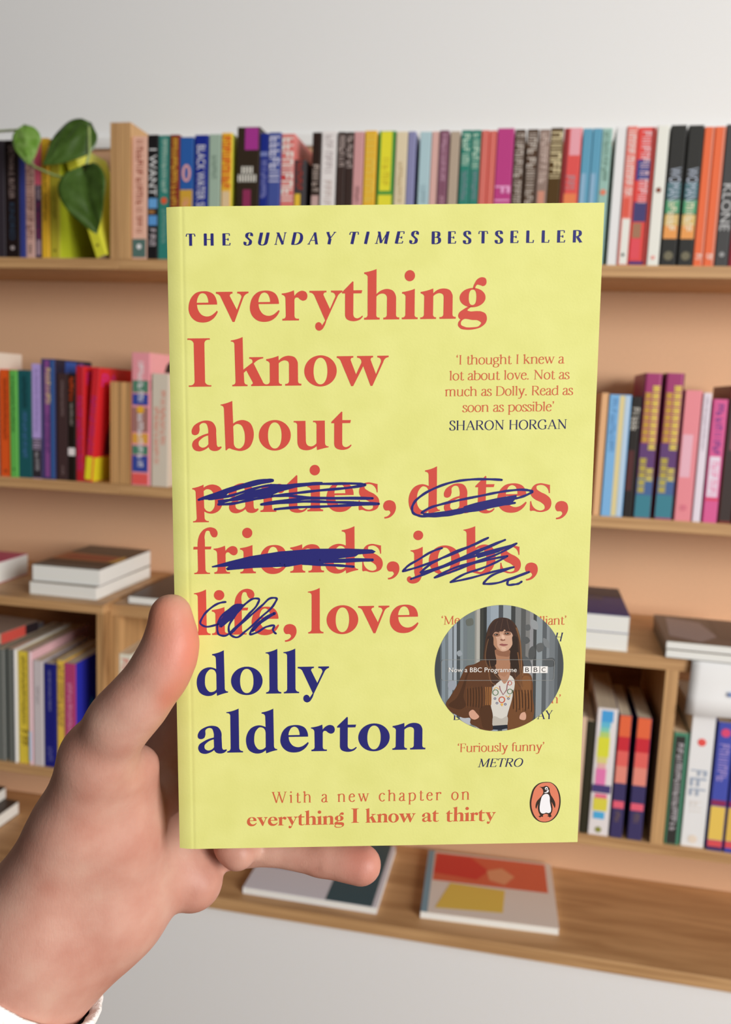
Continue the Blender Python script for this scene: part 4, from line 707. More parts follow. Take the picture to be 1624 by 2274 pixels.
SCRIBBLES = [
[('s', 0.86, [(8.24, 112.33), (14.28, 114.44), (21.36, 116.62), (28.83, 118.09), (30.9, 118.02)]), ('s', 0.86, [(30.9, 117.82), (25.5, 116.77), (20.52, 115.6), (14.27, 113.61), (11.35, 112.53)]), ('s', 0.86, [(11.35, 112.53), (17.59, 113.36), (23.83, 115.14), (28.81, 116.32), (35.45, 116.35), (41.26, 116.77), (45.83, 116.92)]), ('s', 0.86, [(14.23, 110.84), (18.81, 111.07), (23.8, 112.04), (27.13, 112.61), (32.95, 113.37), (39.18, 114.11), (45.42, 114.73), (53.73, 115.37), (59.13, 116.13)]), ('s', 0.86, [(59.13, 116.33), (57.05, 116.57), (49.57, 116.67), (41.26, 116.57), (32.96, 115.64)]), ('s', 0.86, [(30.45, 113.19), (35.44, 113.21), (41.26, 112.63), (49.58, 112.23), (61.45, 112.08)]), ('s', 0.86, [(61.45, 112.08), (49.58, 112.32), (41.26, 112.22), (35.44, 111.88), (27.32, 110.66)]), ('s', 0.86, [(27.32, 110.66), (35.02, 111.14), (41.26, 111.39), (49.58, 111.07), (57.92, 110.75), (63.34, 110.39)]), ('s', 0.86, [(63.35, 110.35), (53.76, 110.06), (45.42, 109.75), (39.17, 109.67), (31.47, 109.11)]), ('s', 0.86, [(9.28, 112.52), (16.37, 115.03), (23.84, 116.79), (30.48, 117.94)]), ('p', 0, [(14.05, 112.17), (17.58, 112.53), (23.41, 114.73), (30.47, 116.09), (35.45, 116.44), (45.41, 117.05), (45.41, 116.51), (37.94, 115.66), (32.95, 114.4), (30.46, 113.4), (30.45, 112.57), (27.13, 113.03), (21.72, 112.06), (17.57, 111.7), (14.23, 110.71)]), ('p', 0, [(8.45, 112.45), (14.29, 114.56), (17.6, 114.6), (16.34, 113.17), (12.18, 112.27)])], 
[('s', 0.79, [(100.99, 117.18), (96.45, 117.45), (91.22, 117.41), (86.01, 116.72), (80.81, 115.05), (76.66, 112.85), (74.25, 110.62), (73.58, 108.89), (73.95, 107.49), (75.72, 106.59), (79.22, 106.37), (83.42, 106.49), (86.92, 106.96), (89.7, 107.55)]), ('s', 0.79, [(76.58, 107.45), (78.83, 108.82), (82.65, 109.99), (87.87, 111.14), (94.84, 112.44), (100.05, 113.41), (103.54, 113.89), (108.78, 113.99), (110.54, 113.62)]), ('s', 0.79, [(110.55, 113.38), (107.79, 112.09), (105.36, 111.43)]), ('s', 0.79, [(89.7, 107.55), (94.94, 108.25), (100.17, 109.4), (105.23, 110.1)]), ('p', 0, [(89.66, 109.3), (93.14, 110.3), (100.1, 111.74), (105.68, 112.57), (105.71, 111.6), (104.69, 110.49), (105.23, 109.86), (103.67, 109.46), (98.43, 109.08), (93.2, 108.1), (86.92, 106.89), (80.97, 106.27), (77.47, 106.5), (76.4, 107.45), (79.2, 107.35), (84.44, 107.97), (89.32, 108.85)])], 
[('p', 0, [(11.87, 91.81), (16.92, 93.17), (23.64, 94.76), (32.87, 96.11), (43.34, 96.81), (53.83, 96.74), (61.39, 96.34), (62.57, 95.69), (61.82, 95.11), (57.2, 94.84), (56.36, 94.22), (49.64, 93.47), (41.24, 92.95), (34.53, 92.41), (34.52, 91.36), (24.44, 91.08), (16.68, 90.47), (16.26, 91.11), (17.11, 91.69), (12.08, 91.42)]), ('s', 0.86, [(34.52, 91.57), (45.44, 92.98), (53.85, 93.28), (61.63, 93.17)]), ('s', 0.86, [(61.63, 93.0), (53.85, 92.77), (45.45, 92.55), (39.98, 92.21)]), ('s', 0.86, [(39.98, 92.21), (45.45, 91.83), (51.75, 91.45), (55.75, 91.05)]), ('s', 0.86, [(32.85, 92.23), (40.4, 92.54), (45.44, 93.32)]), ('s', 0.86, [(16.89, 90.85), (24.45, 91.5), (34.52, 91.86)])], 
[('s', 0.72, [(83.09, 96.48), (80.47, 95.63), (75.94, 93.04), (72.1, 90.61), (71.05, 89.39)]), ('s', 0.72, [(71.05, 89.39), (75.97, 90.74), (82.98, 93.29), (89.97, 96.03), (93.45, 97.74), (97.28, 99.45)]), ('s', 0.72, [(97.28, 99.45), (93.46, 97.57), (88.22, 95.7), (82.98, 93.29), (79.49, 91.39), (76.53, 88.95)]), ('s', 0.72, [(76.53, 88.95), (81.28, 90.13), (86.53, 92.18), (93.51, 95.27), (98.75, 97.32), (102.58, 98.74)]), ('s', 0.72, [(102.58, 98.74), (97.01, 96.28), (90.04, 93.19), (83.04, 90.46), (77.78, 88.4), (73.56, 86.93)]), ('s', 0.72, [(73.56, 86.93), (79.53, 89.09), (86.54, 91.83), (93.55, 93.85), (100.56, 95.52), (106.14, 97.57)]), ('s', 0.72, [(106.14, 97.57), (100.59, 94.46), (93.59, 92.08), (86.58, 90.05), (80.98, 87.28)]), ('s', 0.72, [(80.98, 87.28), (86.6, 89.16), (93.6, 91.73), (98.87, 92.89), (103.44, 93.71)]), ('s', 0.72, [(103.44, 93.71), (99.96, 91.81), (95.41, 89.92), (90.15, 88.22), (85.96, 85.79)]), ('s', 0.72, [(85.96, 85.79), (91.95, 86.95), (98.98, 88.8), (105.49, 90.21)]), ('s', 0.72, [(105.49, 90.21), (101.81, 88.94), (98.31, 87.39), (96.24, 85.28)]), ('s', 0.72, [(96.25, 85.1), (100.85, 85.39), (104.36, 86.59), (110.32, 88.64)]), ('s', 0.72, [(110.32, 88.57), (106.12, 86.92), (103.85, 85.88), (103.7, 84.88), (105.83, 84.78), (107.24, 85.05), (108.11, 85.64)]), ('p', 0, [(76.42, 89.13), (81.27, 90.48), (90.03, 93.48), (90.74, 93.11), (86.55, 91.29), (81.29, 89.42), (76.72, 88.24)]), ('p', 0, [(93.53, 94.56), (100.54, 96.3), (105.44, 97.51), (100.58, 94.89), (94.27, 93.13)]), ('p', 0, [(80.98, 87.28), (86.59, 89.41), (91.5, 90.87), (86.6, 88.91)])], 
[('s', 0.68, [(16.04, 80.58), (14.15, 80.27), (11.29, 78.63), (8.88, 76.02), (8.13, 73.86), (9.3, 73.02), (12.63, 73.31), (16.45, 74.94), (19.8, 77.54), (21.24, 79.45), (19.82, 79.71), (16.96, 78.07), (14.08, 75.22), (13.33, 72.33), (13.77, 70.39), (15.43, 69.88), (18.79, 72.25), (23.1, 76.53), (25.98, 79.85), (26.46, 81.29), (25.04, 81.55), (22.19, 79.91), (18.84, 76.59), (14.52, 72.8)]), ('s', 0.68, [(22.19, 79.91), (18.83, 76.11), (16.89, 72.28), (17.34, 70.34), (19.23, 69.34), (22.1, 71.23), (26.89, 75.51), (31.19, 79.78), (31.91, 81.45), (30.25, 81.62), (27.39, 79.35), (23.57, 76.04), (19.26, 72.24), (17.34, 70.34)]), ('s', 0.68, [(31.17, 76.89), (27.84, 75.01), (24.49, 72.16), (23.52, 70.24), (25.43, 70.7), (28.77, 72.58), (31.15, 72.79), (30.67, 71.58), (31.61, 70.36)]), ('p', 0, [(13.83, 74.5), (16.96, 78.16), (19.82, 79.85), (21.48, 79.83), (21.23, 78.39), (17.87, 74.92), (13.95, 72.57)]), ('s', 1.16, [(31.17, 76.75), (27.36, 74.44), (24.24, 71.44)])]]
HAND_BONES = [
((0.4, 78.4, 7.0, 6.5), (0.8, 70.6, 8.2, 7.15), 4.5),
((0.8, 70.6, 8.2, 7.15), (-0.5, 65.7, 9.0, 7.75), 4.5),
((-0.5, 65.7, 9.0, 7.75), (-3.6, 60.2, 9.6, 8.25), 4.5),
((-3.6, 60.2, 9.6, 8.25), (-9.8, 52.3, 9.8, 8.9), 4.5),
((-9.8, 52.3, 9.8, 8.9), (-15.6, 46.0, 9.0, 9.2), 4.5),
((-15.6, 46.0, 9.0, 9.2), (-23.8, 32.7, 4.0, 11.3), 4.5),
((-23.8, 32.7, 4.0, 11.3), (-34.5, 4.5, -3.0, 13.5), 4.5),
((-18.7, 24.5, -2.0, 9.5), (-24.2, 0.6, -10.0, 16.0), 5),
((-13.3, 25.6, -6.0, 6.2), (-17.6, 8.0, -14.0, 8.0), 4),
((-16.9, 5.1, -30.0, 12.0), (-14.8, -19.8, -32.0, 14.0), 6),
((-21.4, -21.2, -20.0, 17.0), (-41.6, -22.9, -10.0, 20.0), 8),
((-34.5, 4.5, -3.0, 13.5), (-51.0, -29.8, -6.0, 21.0), 8),
((-13.7, -15.9, -28.0, 13.0), (-1.4, -27.2, -28.0, 10.8), 5),
((-24.2, 0.6, -10.0, 16.0), (-29.3, -27.3, -14.0, 20.0), 8),
((-51.1, -33.0, -6.0, 22.0), (-83.9, -82.9, 0.0, 27.0), 8),
((-29.3, -27.3, -14.0, 20.0), (-52.4, -45.7, -8.0, 24.0), 8),
((-13.7, 13.2, -38.0, 9.0), (6.6, 48.5, -37.0, 8.0), 2.0),
((6.6, 48.5, -37.0, 8.0), (32.6, 58.4, -35.5, 7.5), 2.0),
((32.6, 58.4, -35.5, 7.5), (48.7, 61.8, -34.0, 6.8), 2.0),
((-7.4, 1.1, -38.0, 9.0), (25.8, 24.8, -37.0, 8.2), 2.0),
((25.8, 24.8, -37.0, 8.2), (56.8, 31.4, -36.0, 7.6), 2.0),
((56.8, 31.4, -36.0, 7.6), (73.0, 32.7, -34.0, 7.0), 2.0),
((-2.7, -12.9, -38.0, 9.0), (29.0, 0.9, -37.0, 8.0), 2.0),
((29.0, 0.9, -37.0, 8.0), (58.7, 3.4, -36.0, 7.5), 2.0),
((58.7, 3.4, -36.0, 7.5), (74.2, 4.1, -34.0, 6.9), 2.0),
((4.0, -21.2, -37.0, 7.5), (25.9, -19.2, -34.0, 5.7), 2.0),
((25.9, -19.2, -34.0, 5.7), (44.8, -22.3, -33.0, 6.5), 2.0),
((44.8, -22.3, -33.0, 6.5), (59.3, -24.8, -32.0, 7.3), 2.0),
((12.6, -13.6, -26.0, 6.0), (15.2, -15.6, -26.0, 6.2), 1.5),
((15.2, -15.6, -26.0, 6.2), (17.7, -16.0, -29.0, 5.2), 1.5)]
CREASES = [((43.9, -12.4, -26.5, 0.45), (43.6, -26.3, -26.5, 0.45), 1.2), ((30.2, -13.0, -27.5, 0.35), (30.7, -22.4, -27.5, 0.35), 1.2)]
PADS = [((6.9, 68.6, 9.0), 17, (224, 138, 116)), ((58.8, -22.6, -30.0), 11, (220, 146, 128)), ((-2.4, 79.2, 12.0), 10, (222, 146, 120)), ((3.1, 56.8, 15.0), 9, (216, 138, 114))]
THUMB = [(0.4, 78.4, 7.0, 6.5), (-0.1, 64.6, 9.0, 7.6)]
SLEEVE = ((-52.7, -41.9, -6.0), (-83.9, -82.9, 0.0), 27.0)

for nm, col, by, xh, letters in BOLD_LINES:
    ink = Ink()
    for ch, xa, xb in letters:
        w, sol = GB[ch]; sx = (xb - xa) / w
        for s in sol: ink.shape([[(xa + x * sx, by + y * 8.5) for x, y in lp] for lp in s], .04)
    ink.build(nm + '_line', [INK[col]])
ADV = 0.03
for nm, col, word, xa, xb, by, xh in BOLD_WORDS:
    ink = Ink(); w = sum(GB[c][0] for c in word) + .02 * (len(word) - 1); sx = (xb - xa) / w; x = 0
    for c in word:
        gw, sol = GB[c]
        for s in sol: ink.shape([[(xa + (x + px) * sx, by + py * xh) for px, py in lp] for lp in s], .04)
        x += gw + .02
    ink.build(nm, [INK[col]])

# ---- fine serif lettering drawn with a pen whose width follows the stroke direction; units: x-height = 100
def ring8(cx, cy, rx, ry): return [(cx + rx * math.cos(a), cy + ry * math.sin(a), 1) for a in [math.pi / 2 + math.pi / 4 * i for i in range(9)]]
SK = {}
def gl(ch, adv, *st): SK[ch] = (adv, st)
def stem(x, y0, y1, sb=1, stp=0):
    o = [('v', [(x, y0), (x, y1)])]
    if sb: o.append(('s', [(x - 13, y0), (x + 15, y0)]))
    if stp == 1: o.append(('f', [(x - 16, y1 - 12), (x, y1 - 3)]))
    if stp == 2: o.append(('s', [(x - 14, y1), (x + 14, y1)]))
    return o
A_, C_, D_ = 142, 138, -46
gl('a', 76, ('c', [(12,78),(20,95,1),(38,100,1),(52,92,1),(56,75,1),(56,70)]), ('v', [(56,75),(56,18)]), ('c', [(56,20),(60,3,1),(76,6)]), ('c', [(56,60),(28,50,1),(10,32,1),(12,8,1),(30,0,1),(56,18)]))
gl('b', 92, *stem(14, 0, A_, 0, 1), ('c', [(14,82),(34,98,1),(60,96,1),(80,72,1),(82,42,1),(66,8,1),(40,-1,1),(14,10)]))
gl('c', 76, ('c', [(66,80),(60,94,1),(42,101,1),(18,86,1),(9,50,1),(20,14,1),(44,-1,1),(68,18)]))
gl('d', 94, *stem(76, 4, A_, 0, 1), ('s', [(76,3),(92,5)]), ('c', [(76,88),(52,101,1),(24,90,1),(9,54,1),(16,16,1),(40,-1,1),(60,6,1),(76,22)]))
gl('e', 78, ('t', [(12,60),(66,62)]), ('c', [(66,62),(62,86,1),(42,101,1),(20,88,1),(9,52,1),(18,14,1),(44,-1,1),(70,20)]))
gl('f', 50, *stem(20, 0, 108), ('c', [(20,100),(24,130,1),(44,143,1),(58,134)]), ('s', [(2,97),(44,97)]))
gl('g', 84, ('c', ring8(36,68,28,33)), ('c', [(24,40),(14,26,1),(22,14,1),(58,8,1),(74,-10,1),(66,-34,1),(36,-46,1),(8,-34,1),(8,-14,1),(26,8)]), ('t', [(58,90),(68,100,1),(82,97)]))
gl('h', 98, *stem(16, 0, A_, 1, 1), ('c', [(16,78),(40,99,1),(64,98,1),(76,76,1),(77,60)]), *stem(77, 0, 66))
gl('i', 42, *stem(20, 0, 100, 1, 1), ('d', [(19,134)]))
gl('k', 94, *stem(16, 0, A_, 1, 1), ('t', [(16,44),(62,95)]), ('s', [(48,97),(78,97)]), ('b', [(34,62),(76,4)]), ('s', [(64,0),(94,0)]))
gl('l', 42, *stem(20, 0, A_, 1, 1))
gl('m', 150, *stem(16, 0, 100, 1, 1), ('c', [(16,78),(36,98,1),(58,98,1),(68,78,1),(69,60)]), *stem(69, 0, 66), ('c', [(69,78),(90,98,1),(112,98,1),(124,78,1),(125,60)]), *stem(125, 0, 66))
gl('n', 98, *stem(16, 0, 100, 1, 1), ('c', [(16,78),(40,99,1),(64,98,1),(76,76,1),(77,60)]), *stem(77, 0, 66))
gl('o', 90, ('c', ring8(44,50,35,51)))
gl('p', 94, *stem(18, D_, 100, 1, 1), ('c', [(18,80),(38,98,1),(62,97,1),(82,72,1),(84,44,1),(70,10,1),(44,-1,1),(18,12)]))
gl('r', 68, *stem(16, 0, 100, 1, 1), ('c', [(16,72),(32,94,1),(50,100,1),(62,90)]), ('d', [(57,88)]))
gl('s', 62, ('c', [(50,76),(46,94,1),(30,101,1),(12,90,1),(12,70,1),(32,52,1),(52,34,1),(52,10,1),(30,-1,1),(10,6,1),(6,26)]))
gl('t', 56, ('v', [(24,124),(24,22)]), ('c', [(24,24),(28,4,1),(42,0,1),(56,12)]), ('s', [(4,97),(50,97)]))
gl('u', 98, ('v', [(16,100),(16,32)]), ('s', [(2,97),(16,97)]), ('c', [(16,36),(22,8,1),(42,0,1),(62,8,1),(76,24)]), ('v', [(76,100),(76,4)]), ('s', [(62,97),(76,97)]), ('s', [(76,2),(92,2)]))
gl('v', 88, ('b', [(14,98),(46,2)]), ('t', [(46,2),(76,98)]), ('s', [(0,99),(32,99)]), ('s', [(62,99),(90,99)]))
gl('w', 130, ('b', [(12,98),(42,2)]), ('t', [(42,2),(66,90)]), ('b', [(62,98),(92,2)]), ('t', [(92,2),(118,98)]), ('s', [(0,99),(30,99)]), ('s', [(50,99),(78,99)]), ('s', [(106,99),(132,99)]))
gl('y', 88, ('b', [(14,98),(46,8)]), ('c', [(76,98),(42,-10),(30,-38,1),(14,-46,1),(4,-38)]), ('s', [(0,99),(32,99)]), ('s', [(62,99),(90,99)]))
gl('.', 34, ('d', [(14,7)])); gl(' ', 50)
gl('‘', 34, ('d', [(16,116)]), ('t', [(12,120),(14,134,1),(24,142)])); gl('’', 34, ('d', [(16,136)]), ('t', [(20,134),(20,122,1),(10,108)]))
gl('A', 124, ('t', [(14,2),(60,C_)]), ('b', [(60,C_),(108,2)]), ('s', [(30,46),(92,46)]), ('s', [(0,0),(32,0)]), ('s', [(90,0),(126,0)]))
gl('B', 102, *stem(20, 0, C_, 0), ('c', [(6,C_-1),(50,C_-1),(80,126,1),(82,92,1),(54,74),(20,74)]), ('c', [(54,74),(88,62,1),(92,24,1),(58,1),(6,1)]))
gl('D', 122, *stem(20, 0, C_, 0), ('c', [(6,C_-1),(50,C_-1),(88,122,1),(110,72,1),(94,20,1),(54,1),(6,1)]))
gl('E', 96, *stem(20, 0, C_, 0), ('s', [(6,C_-1),(84,C_-1)]), ('s', [(20,72),(68,72)]), ('s', [(6,1),(88,1)]), ('s2', [(84,C_),(84,112)]), ('s2', [(88,0),(92,28)]), ('s2', [(68,86),(68,58)]))
gl('F', 90, *stem(20, 0, C_), ('s', [(6,C_-1),(82,C_-1)]), ('s', [(20,72),(66,72)]), ('s2', [(82,C_),(82,112)]), ('s2', [(66,86),(66,58)]))
gl('G', 128, ('c', [(102,104),(94,130,1),(66,140,1),(28,120,1),(11,68,1),(28,16,1),(68,-2,1),(104,12)]), ('v', [(104,6),(104,56)]), ('s', [(86,56),(122,56)]), ('s2', [(102,138),(102,102)]))
gl('H', 126, *stem(22, 0, C_, 1, 2), *stem(102, 0, C_, 1, 2), ('s', [(22,72),(102,72)]))
gl('I', 50, *stem(24, 0, C_, 1, 2))
gl('L', 92, *stem(20, 0, C_, 0, 2), ('s', [(6,1),(84,1)]), ('s2', [(84,0),(88,32)]))
gl('M', 156, ('t', [(22,0),(26,C_)]), ('b', [(24,C_),(76,8)]), ('t', [(76,8),(126,C_)]), ('v', [(128,C_),(130,0)]), ('s', [(4,0),(40,0)]), ('s', [(112,0),(150,0)]), ('s', [(8,C_),(26,C_)]), ('s', [(126,C_),(146,C_)]))
gl('N', 132, ('t', [(24,0),(24,C_)]), ('b', [(22,C_),(108,4)]), ('t', [(108,2),(108,C_)]), ('s', [(8,0),(40,0)]), ('s', [(94,C_),(124,C_)]), ('s', [(4,C_),(26,C_)]))
gl('O', 130, ('c', ring8(64,68,52,70)))
gl('R', 112, *stem(20, 0, C_), ('c', [(6,C_-1),(52,C_-1),(82,124,1),(84,88,1),(56,68),(20,68)]), ('b', [(52,68),(96,2)]), ('s', [(88,0),(114,0)]))
gl('S', 84, ('c', [(68,104),(62,130,1),(42,140,1),(16,126,1),(15,98,1),(42,72,1),(70,46,1),(68,12,1),(40,-2,1),(16,8,1),(10,36)]), ('s2', [(68,136),(70,104)]), ('s2', [(10,2),(8,38)]))
gl('T', 110, *stem(54, 0, C_), ('s', [(8,C_-1),(100,C_-1)]), ('s2', [(8,C_),(4,108)]), ('s2', [(100,C_),(106,108)]))
gl('U', 124, ('c', [(24,C_),(24,44),(32,10,1),(62,-2,1),(92,10,1),(102,44),(102,C_)]), ('s', [(8,C_),(42,C_)]), ('s', [(88,C_),(118,C_)]))
gl('W', 176, ('b', [(14,C_),(56,2)]), ('t', [(56,2),(88,C_-6)]), ('b', [(84,C_),(126,2)]), ('t', [(126,2),(164,C_)]), ('s', [(0,C_),(34,C_)]), ('s', [(68,C_),(102,C_)]), ('s', [(148,C_),(178,C_)]))
gl('Y', 116, ('b', [(14,C_),(58,66)]), ('t', [(58,66),(100,C_)]), *stem(58, 0, 66), ('s', [(0,C_),(36,C_)]), ('s', [(84,C_),(114,C_)]))
WEIGHT = {'reg': (16, 7.0, 5.5, 0), 'cap': (18, 7.0, 6.0, 2), 'capbold': (36, 9.0, 8.0, 26)}
for nm, col, text, xa, xb, by, xh, wt, shear in FINE_LINES:
    ST, HR, SF, track = WEIGHT[wt]
    xb -= shear * 1.1 * xh
    if wt == 'capbold' or nm == 'chapter_line':           # letter-spaced lines keep the letters' own width
        track = ((xb - xa) / (xh / 100 * 1.02) - sum(SK[c][0] for c in text) + 6) / (len(text) - 1)
    tot = sum(SK[c][0] + track for c in text) - track - 6
    sx = (xb - xa) / tot; sy = xh / 100; ink = Ink(); x = 0
    for c in text:
        adv, st = SK[c]
        def tp(px, py): return (xa + (x + px + shear * py) * sx, by + py * sy)
        for si, (kind, pts) in enumerate(st):
            zi = .04 + .002 * si
            if kind == 'd':
                rr = max(ST * .62, 8); cx, cy = tp(*pts[0]); ink.shape([oval(cx, cy, rr * sx, rr * sy, 14)], zi); continue
            if kind == 'c':
                pl = curve(pts, False, 6); ww = []
                for i in range(len(pl)):
                    a = pl[max(i - 1, 0)]; b = pl[min(i + 1, len(pl) - 1)]; l = math.dist(a, b) or 1
                    f = abs(b[1] - a[1]) / l; ww.append(HR + (ST * 1.04 - HR) * f ** 1.6)
            else:
                pl = [p[:2] for p in (curve(pts, False, 6) if len(pts) > 2 else pts)]
                w0 = {'v': ST, 'b': ST * (.84 if wt == 'capbold' else 1.02), 't': HR * 1.15, 's': SF, 's2': SF * 1.5, 'f': HR * 1.5}[kind]; ww = [w0] * len(pl)
                if kind == 's' and len(pts) == 2 and pts[0][1] in (0, 1): pl = [(p[0], p[1] + SF / 2) for p in pl]
                if wt == 'capbold' and kind == 's2': ww = [SF, ST * .42]
                if wt == 'capbold' and kind == 's2' and pts[0][1] < 100 and pts[0][1] > 50: ww = [SF, SF * 2.4]
            ink.stroke([tp(*p) for p in pl], [w * (sx + sy) / 2 for w in ww], zi, False)
        x += adv + track
    ink.build(nm, [INK[col]])
for strokes in SCRIBBLES:
    ink = Ink()
    for j, (kd, w, pts) in enumerate(strokes):
        if kd == 's':
            pl = curve([(p[0], p[1], 1) for p in pts], False, 8)
            ww = [w * (.92 + .1 * math.sin(i * .7 + j)) for i in range(len(pl))]; ww[0] = ww[-1] = w * .85
            ink.stroke(pl, ww, .075 + .0015 * j)
        else: ink.shape([pts], .075 + .0015 * j)
    ink.build('pen_scribble', [INK['blue']])

# ---- round picture on the cover
SA, SB, SC_ = (77.449, 82.040), (32.0384e-3, -.4733e-3), (.5546e-3, -32.834e-3)
def stp(u, v): return (SA[0] + SB[0] * u + SC_[0] * v, SA[1] + SB[1] * u + SC_[1] * v)
CX, CY, CR_ = 101.87, 58.0, 20.35
def clip_circle(poly):
    n = 72
    for i in range(n):
        a = 2 * math.pi * (i + .5) / n; nx, ny = math.cos(a), math.sin(a); lim = CR_ * math.cos(math.pi / n) * .999
        out = []
        for k in range(len(poly)):
            p, q = poly[k - 1], poly[k]
            dp = (p[0] - CX) * nx + (p[1] - CY) * ny - lim; dq = (q[0] - CX) * nx + (q[1] - CY) * ny - lim
            if (dp <= 0) != (dq <= 0):
                t = dp / (dp - dq); out.append((p[0] + (q[0] - p[0]) * t, p[1] + (q[1] - p[1]) * t))
            if dq <= 0: out.append(q)
        poly = out
        if len(poly) < 3: return []
    return poly
class Art:
    def __init__(self, z): self.ink = Ink(); self.z = z; self.cols = []; self.n = 0
    def mi(self, c):
        if c not in self.cols: self.cols.append(c)
        return self.cols.index(c)
    def poly(self, c, pts, smooth=True):
        p = curve([(a, b, 1) for a, b in pts], True, 5) if smooth else pts
        p = clip_circle([stp(*q) for q in p]); self.n += 1
        if p: self.ink.shape([p], self.z + .0008 * self.n, self.mi(c))
    def line(self, c, pts, w, smooth=True):
        p = curve([(a, b, 1) for a, b in pts], False, 5) if smooth else pts
        self.n += 1; p = [stp(*q) for q in p]
        p = [q for q in p if math.dist(q, (CX, CY)) < CR_ - .2]
        if len(p) > 1: self.ink.stroke(p, [w * .032] * len(p), self.z + .0008 * self.n, False, self.mi(c))
    def done(self, name, parent=None): return self.ink.build(name, [mat(c, .4, .35, K_, 'print_ink') for c in self.cols], parent)
ink = Ink(); ink.shape([oval(CX, CY, CR_, CR_, 96)], .05)
round_pic = ink.build('round_picture', [mat((112, 121, 125), .4, .35, K_, 'print_ink')])
A = Art(.052)
for x0, x1, c in [(100,168,(66,72,76)),(168,182,(92,100,104)),(182,215,(128,140,148)),(245,285,(150,160,168)),(285,300,(96,102,106)),(300,328,(158,168,176)),(328,362,(72,78,80)),(362,392,(132,142,146)),(430,520,(114,124,124)),(505,522,(140,140,134)),(522,556,(172,170,162)),(556,590,(62,63,58)),(590,622,(48,50,48)),(622,660,(134,146,156)),(660,738,(150,162,172)),(738,782,(76,80,84)),(782,860,(150,158,162)),(860,902,(60,62,62)),(902,958,(122,124,124)),(958,1005,(86,87,86)),(1005,1045,(122,122,120)),(1045,1080,(142,142,144)),(1080,1112,(68,70,70)),(1112,1170,(138,146,150)),(1170,1212,(88,93,96)),(1212,1240,(128,134,138)),(1240,1295,(112,118,122)),(1295,1325,(92,98,102)),(1325,1380,(72,76,78))]:
    A.poly(c, [(x0,100),(x1,100),(x1+4,1340),(x0+4,1340)], False)
for c, pts in [((92,94,94),[(1000,300),(1040,290),(1050,340),(1015,350)]),((84,86,86),[(980,420),(1020,410),(1050,450),(1010,480)]),((96,98,98),[(1120,480),(1170,470),(1180,540),(1130,560)]),((146,150,152),[(1060,240),(1110,260),(1120,340),(1075,330)]),((122,126,128),[(1180,420),(1230,450),(1240,520),(1195,500)]),((84,88,90),[(1190,640),(1290,620),(1300,690),(1220,700)]),((80,82,82),[(1050,520),(1075,500),(1090,620),(1060,640)]),((100,104,96),[(420,250),(480,230),(490,290),(430,300)]),((150,158,164),[(330,560),(360,540),(385,580),(350,600)]),((84,88,90),[(1010,600),(1040,620),(1050,760),(1020,760)]),((150,156,166),[(250,850),(310,840),(320,920),(260,930)]),((176,180,186),[(360,1205),(470,1215),(470,1275),(400,1250)])]: A.poly(c, pts)
A.done('picture_backdrop', round_pic)
A = Art(.10)
A.poly((70,48,36), [(770,222),(700,240),(645,305),(618,400),(602,520),(592,650),(605,740),(640,830),(690,900),(740,880),(830,790),(900,850),(960,930),(1000,880),(992,700),(970,590),(962,480),(940,370),(900,285),(840,235)])
A.poly((92,58,36), [(600,640),(500,678),(425,698),(392,760),(342,870),(272,990),(226,1072),(262,1135),(335,1180),(400,1208),(470,1212),(468,1260),(520,1290),(600,1330),(692,1330),(690,1180),(668,1060),(682,930),(668,800),(645,700)])
A.poly((112,72,42), [(970,762),(1060,782),(1082,860),(1086,1000),(1102,1150),(1080,1240),(1000,1300),(840,1330),(832,1240),(852,1120),(884,1000),(878,880),(925,800)])
A.poly((74,46,28), [(480,700),(440,790),(420,880),(400,1000),(420,1090),(380,1120),(300,1110),(250,1085),(330,1010),(390,880),(430,770)])
A.poly((80,50,30), [(560,1115),(660,1080),(690,1190),(692,1320),(600,1310),(575,1220)])
A.poly((130,86,50), [(1000,790),(1050,800),(1065,880),(1050,960),(990,960),(970,880)])
A.poly((168,122,94), [(705,540),(850,540),(858,680),(850,760),(800,820),(745,770),(712,700)])
A.poly((142,98,74), [(706,545),(850,545),(845,600),(790,600),(720,580)])
A.poly((208,204,196), [(690,905),(735,860),(780,825),(800,812),(840,780),(880,800),(884,1000),(852,1120),(832,1190),(836,1280),(695,1290),(692,1180),(668,1060),(680,960)])
A.poly((176,132,106), [(735,770),(800,800),(858,740),(850,800),(800,870),(770,830)])
A.poly((184,178,168), [(700,1190),(780,1215),(832,1190),(836,1270),(696,1282)])
A.poly((36,40,50), [(693,1286),(836,1276),(842,1312),(770,1328),(694,1324)], False)
A.poly((202,162,138), [(674,400),(688,360),(780,340),(870,360),(882,420),(876,482),(842,532),(790,552),(735,535),(690,482)])
A.poly((176,132,104), [(676,400),(700,395),(722,440),(730,500),(765,546),(730,532),(692,482)])
A.poly((188,144,118), [(740,345),(800,345),(790,372),(750,372)])
A.poly((60,42,36), [(672,445),(658,400),(655,330),(700,262),(780,226),(850,250),(892,310),(902,420),(884,445),(874,382),(846,356),(810,352),(796,318),(786,352),(735,358),(700,366),(684,388)])
A.poly((52,37,30), [(640,400),(676,398),(692,482),(706,560),(708,690),(660,700),(622,620),(625,500)])
A.poly((50,36,28), [(882,400),(905,400),(932,520),(948,680),(915,760),(870,700),(855,560),(876,480)])
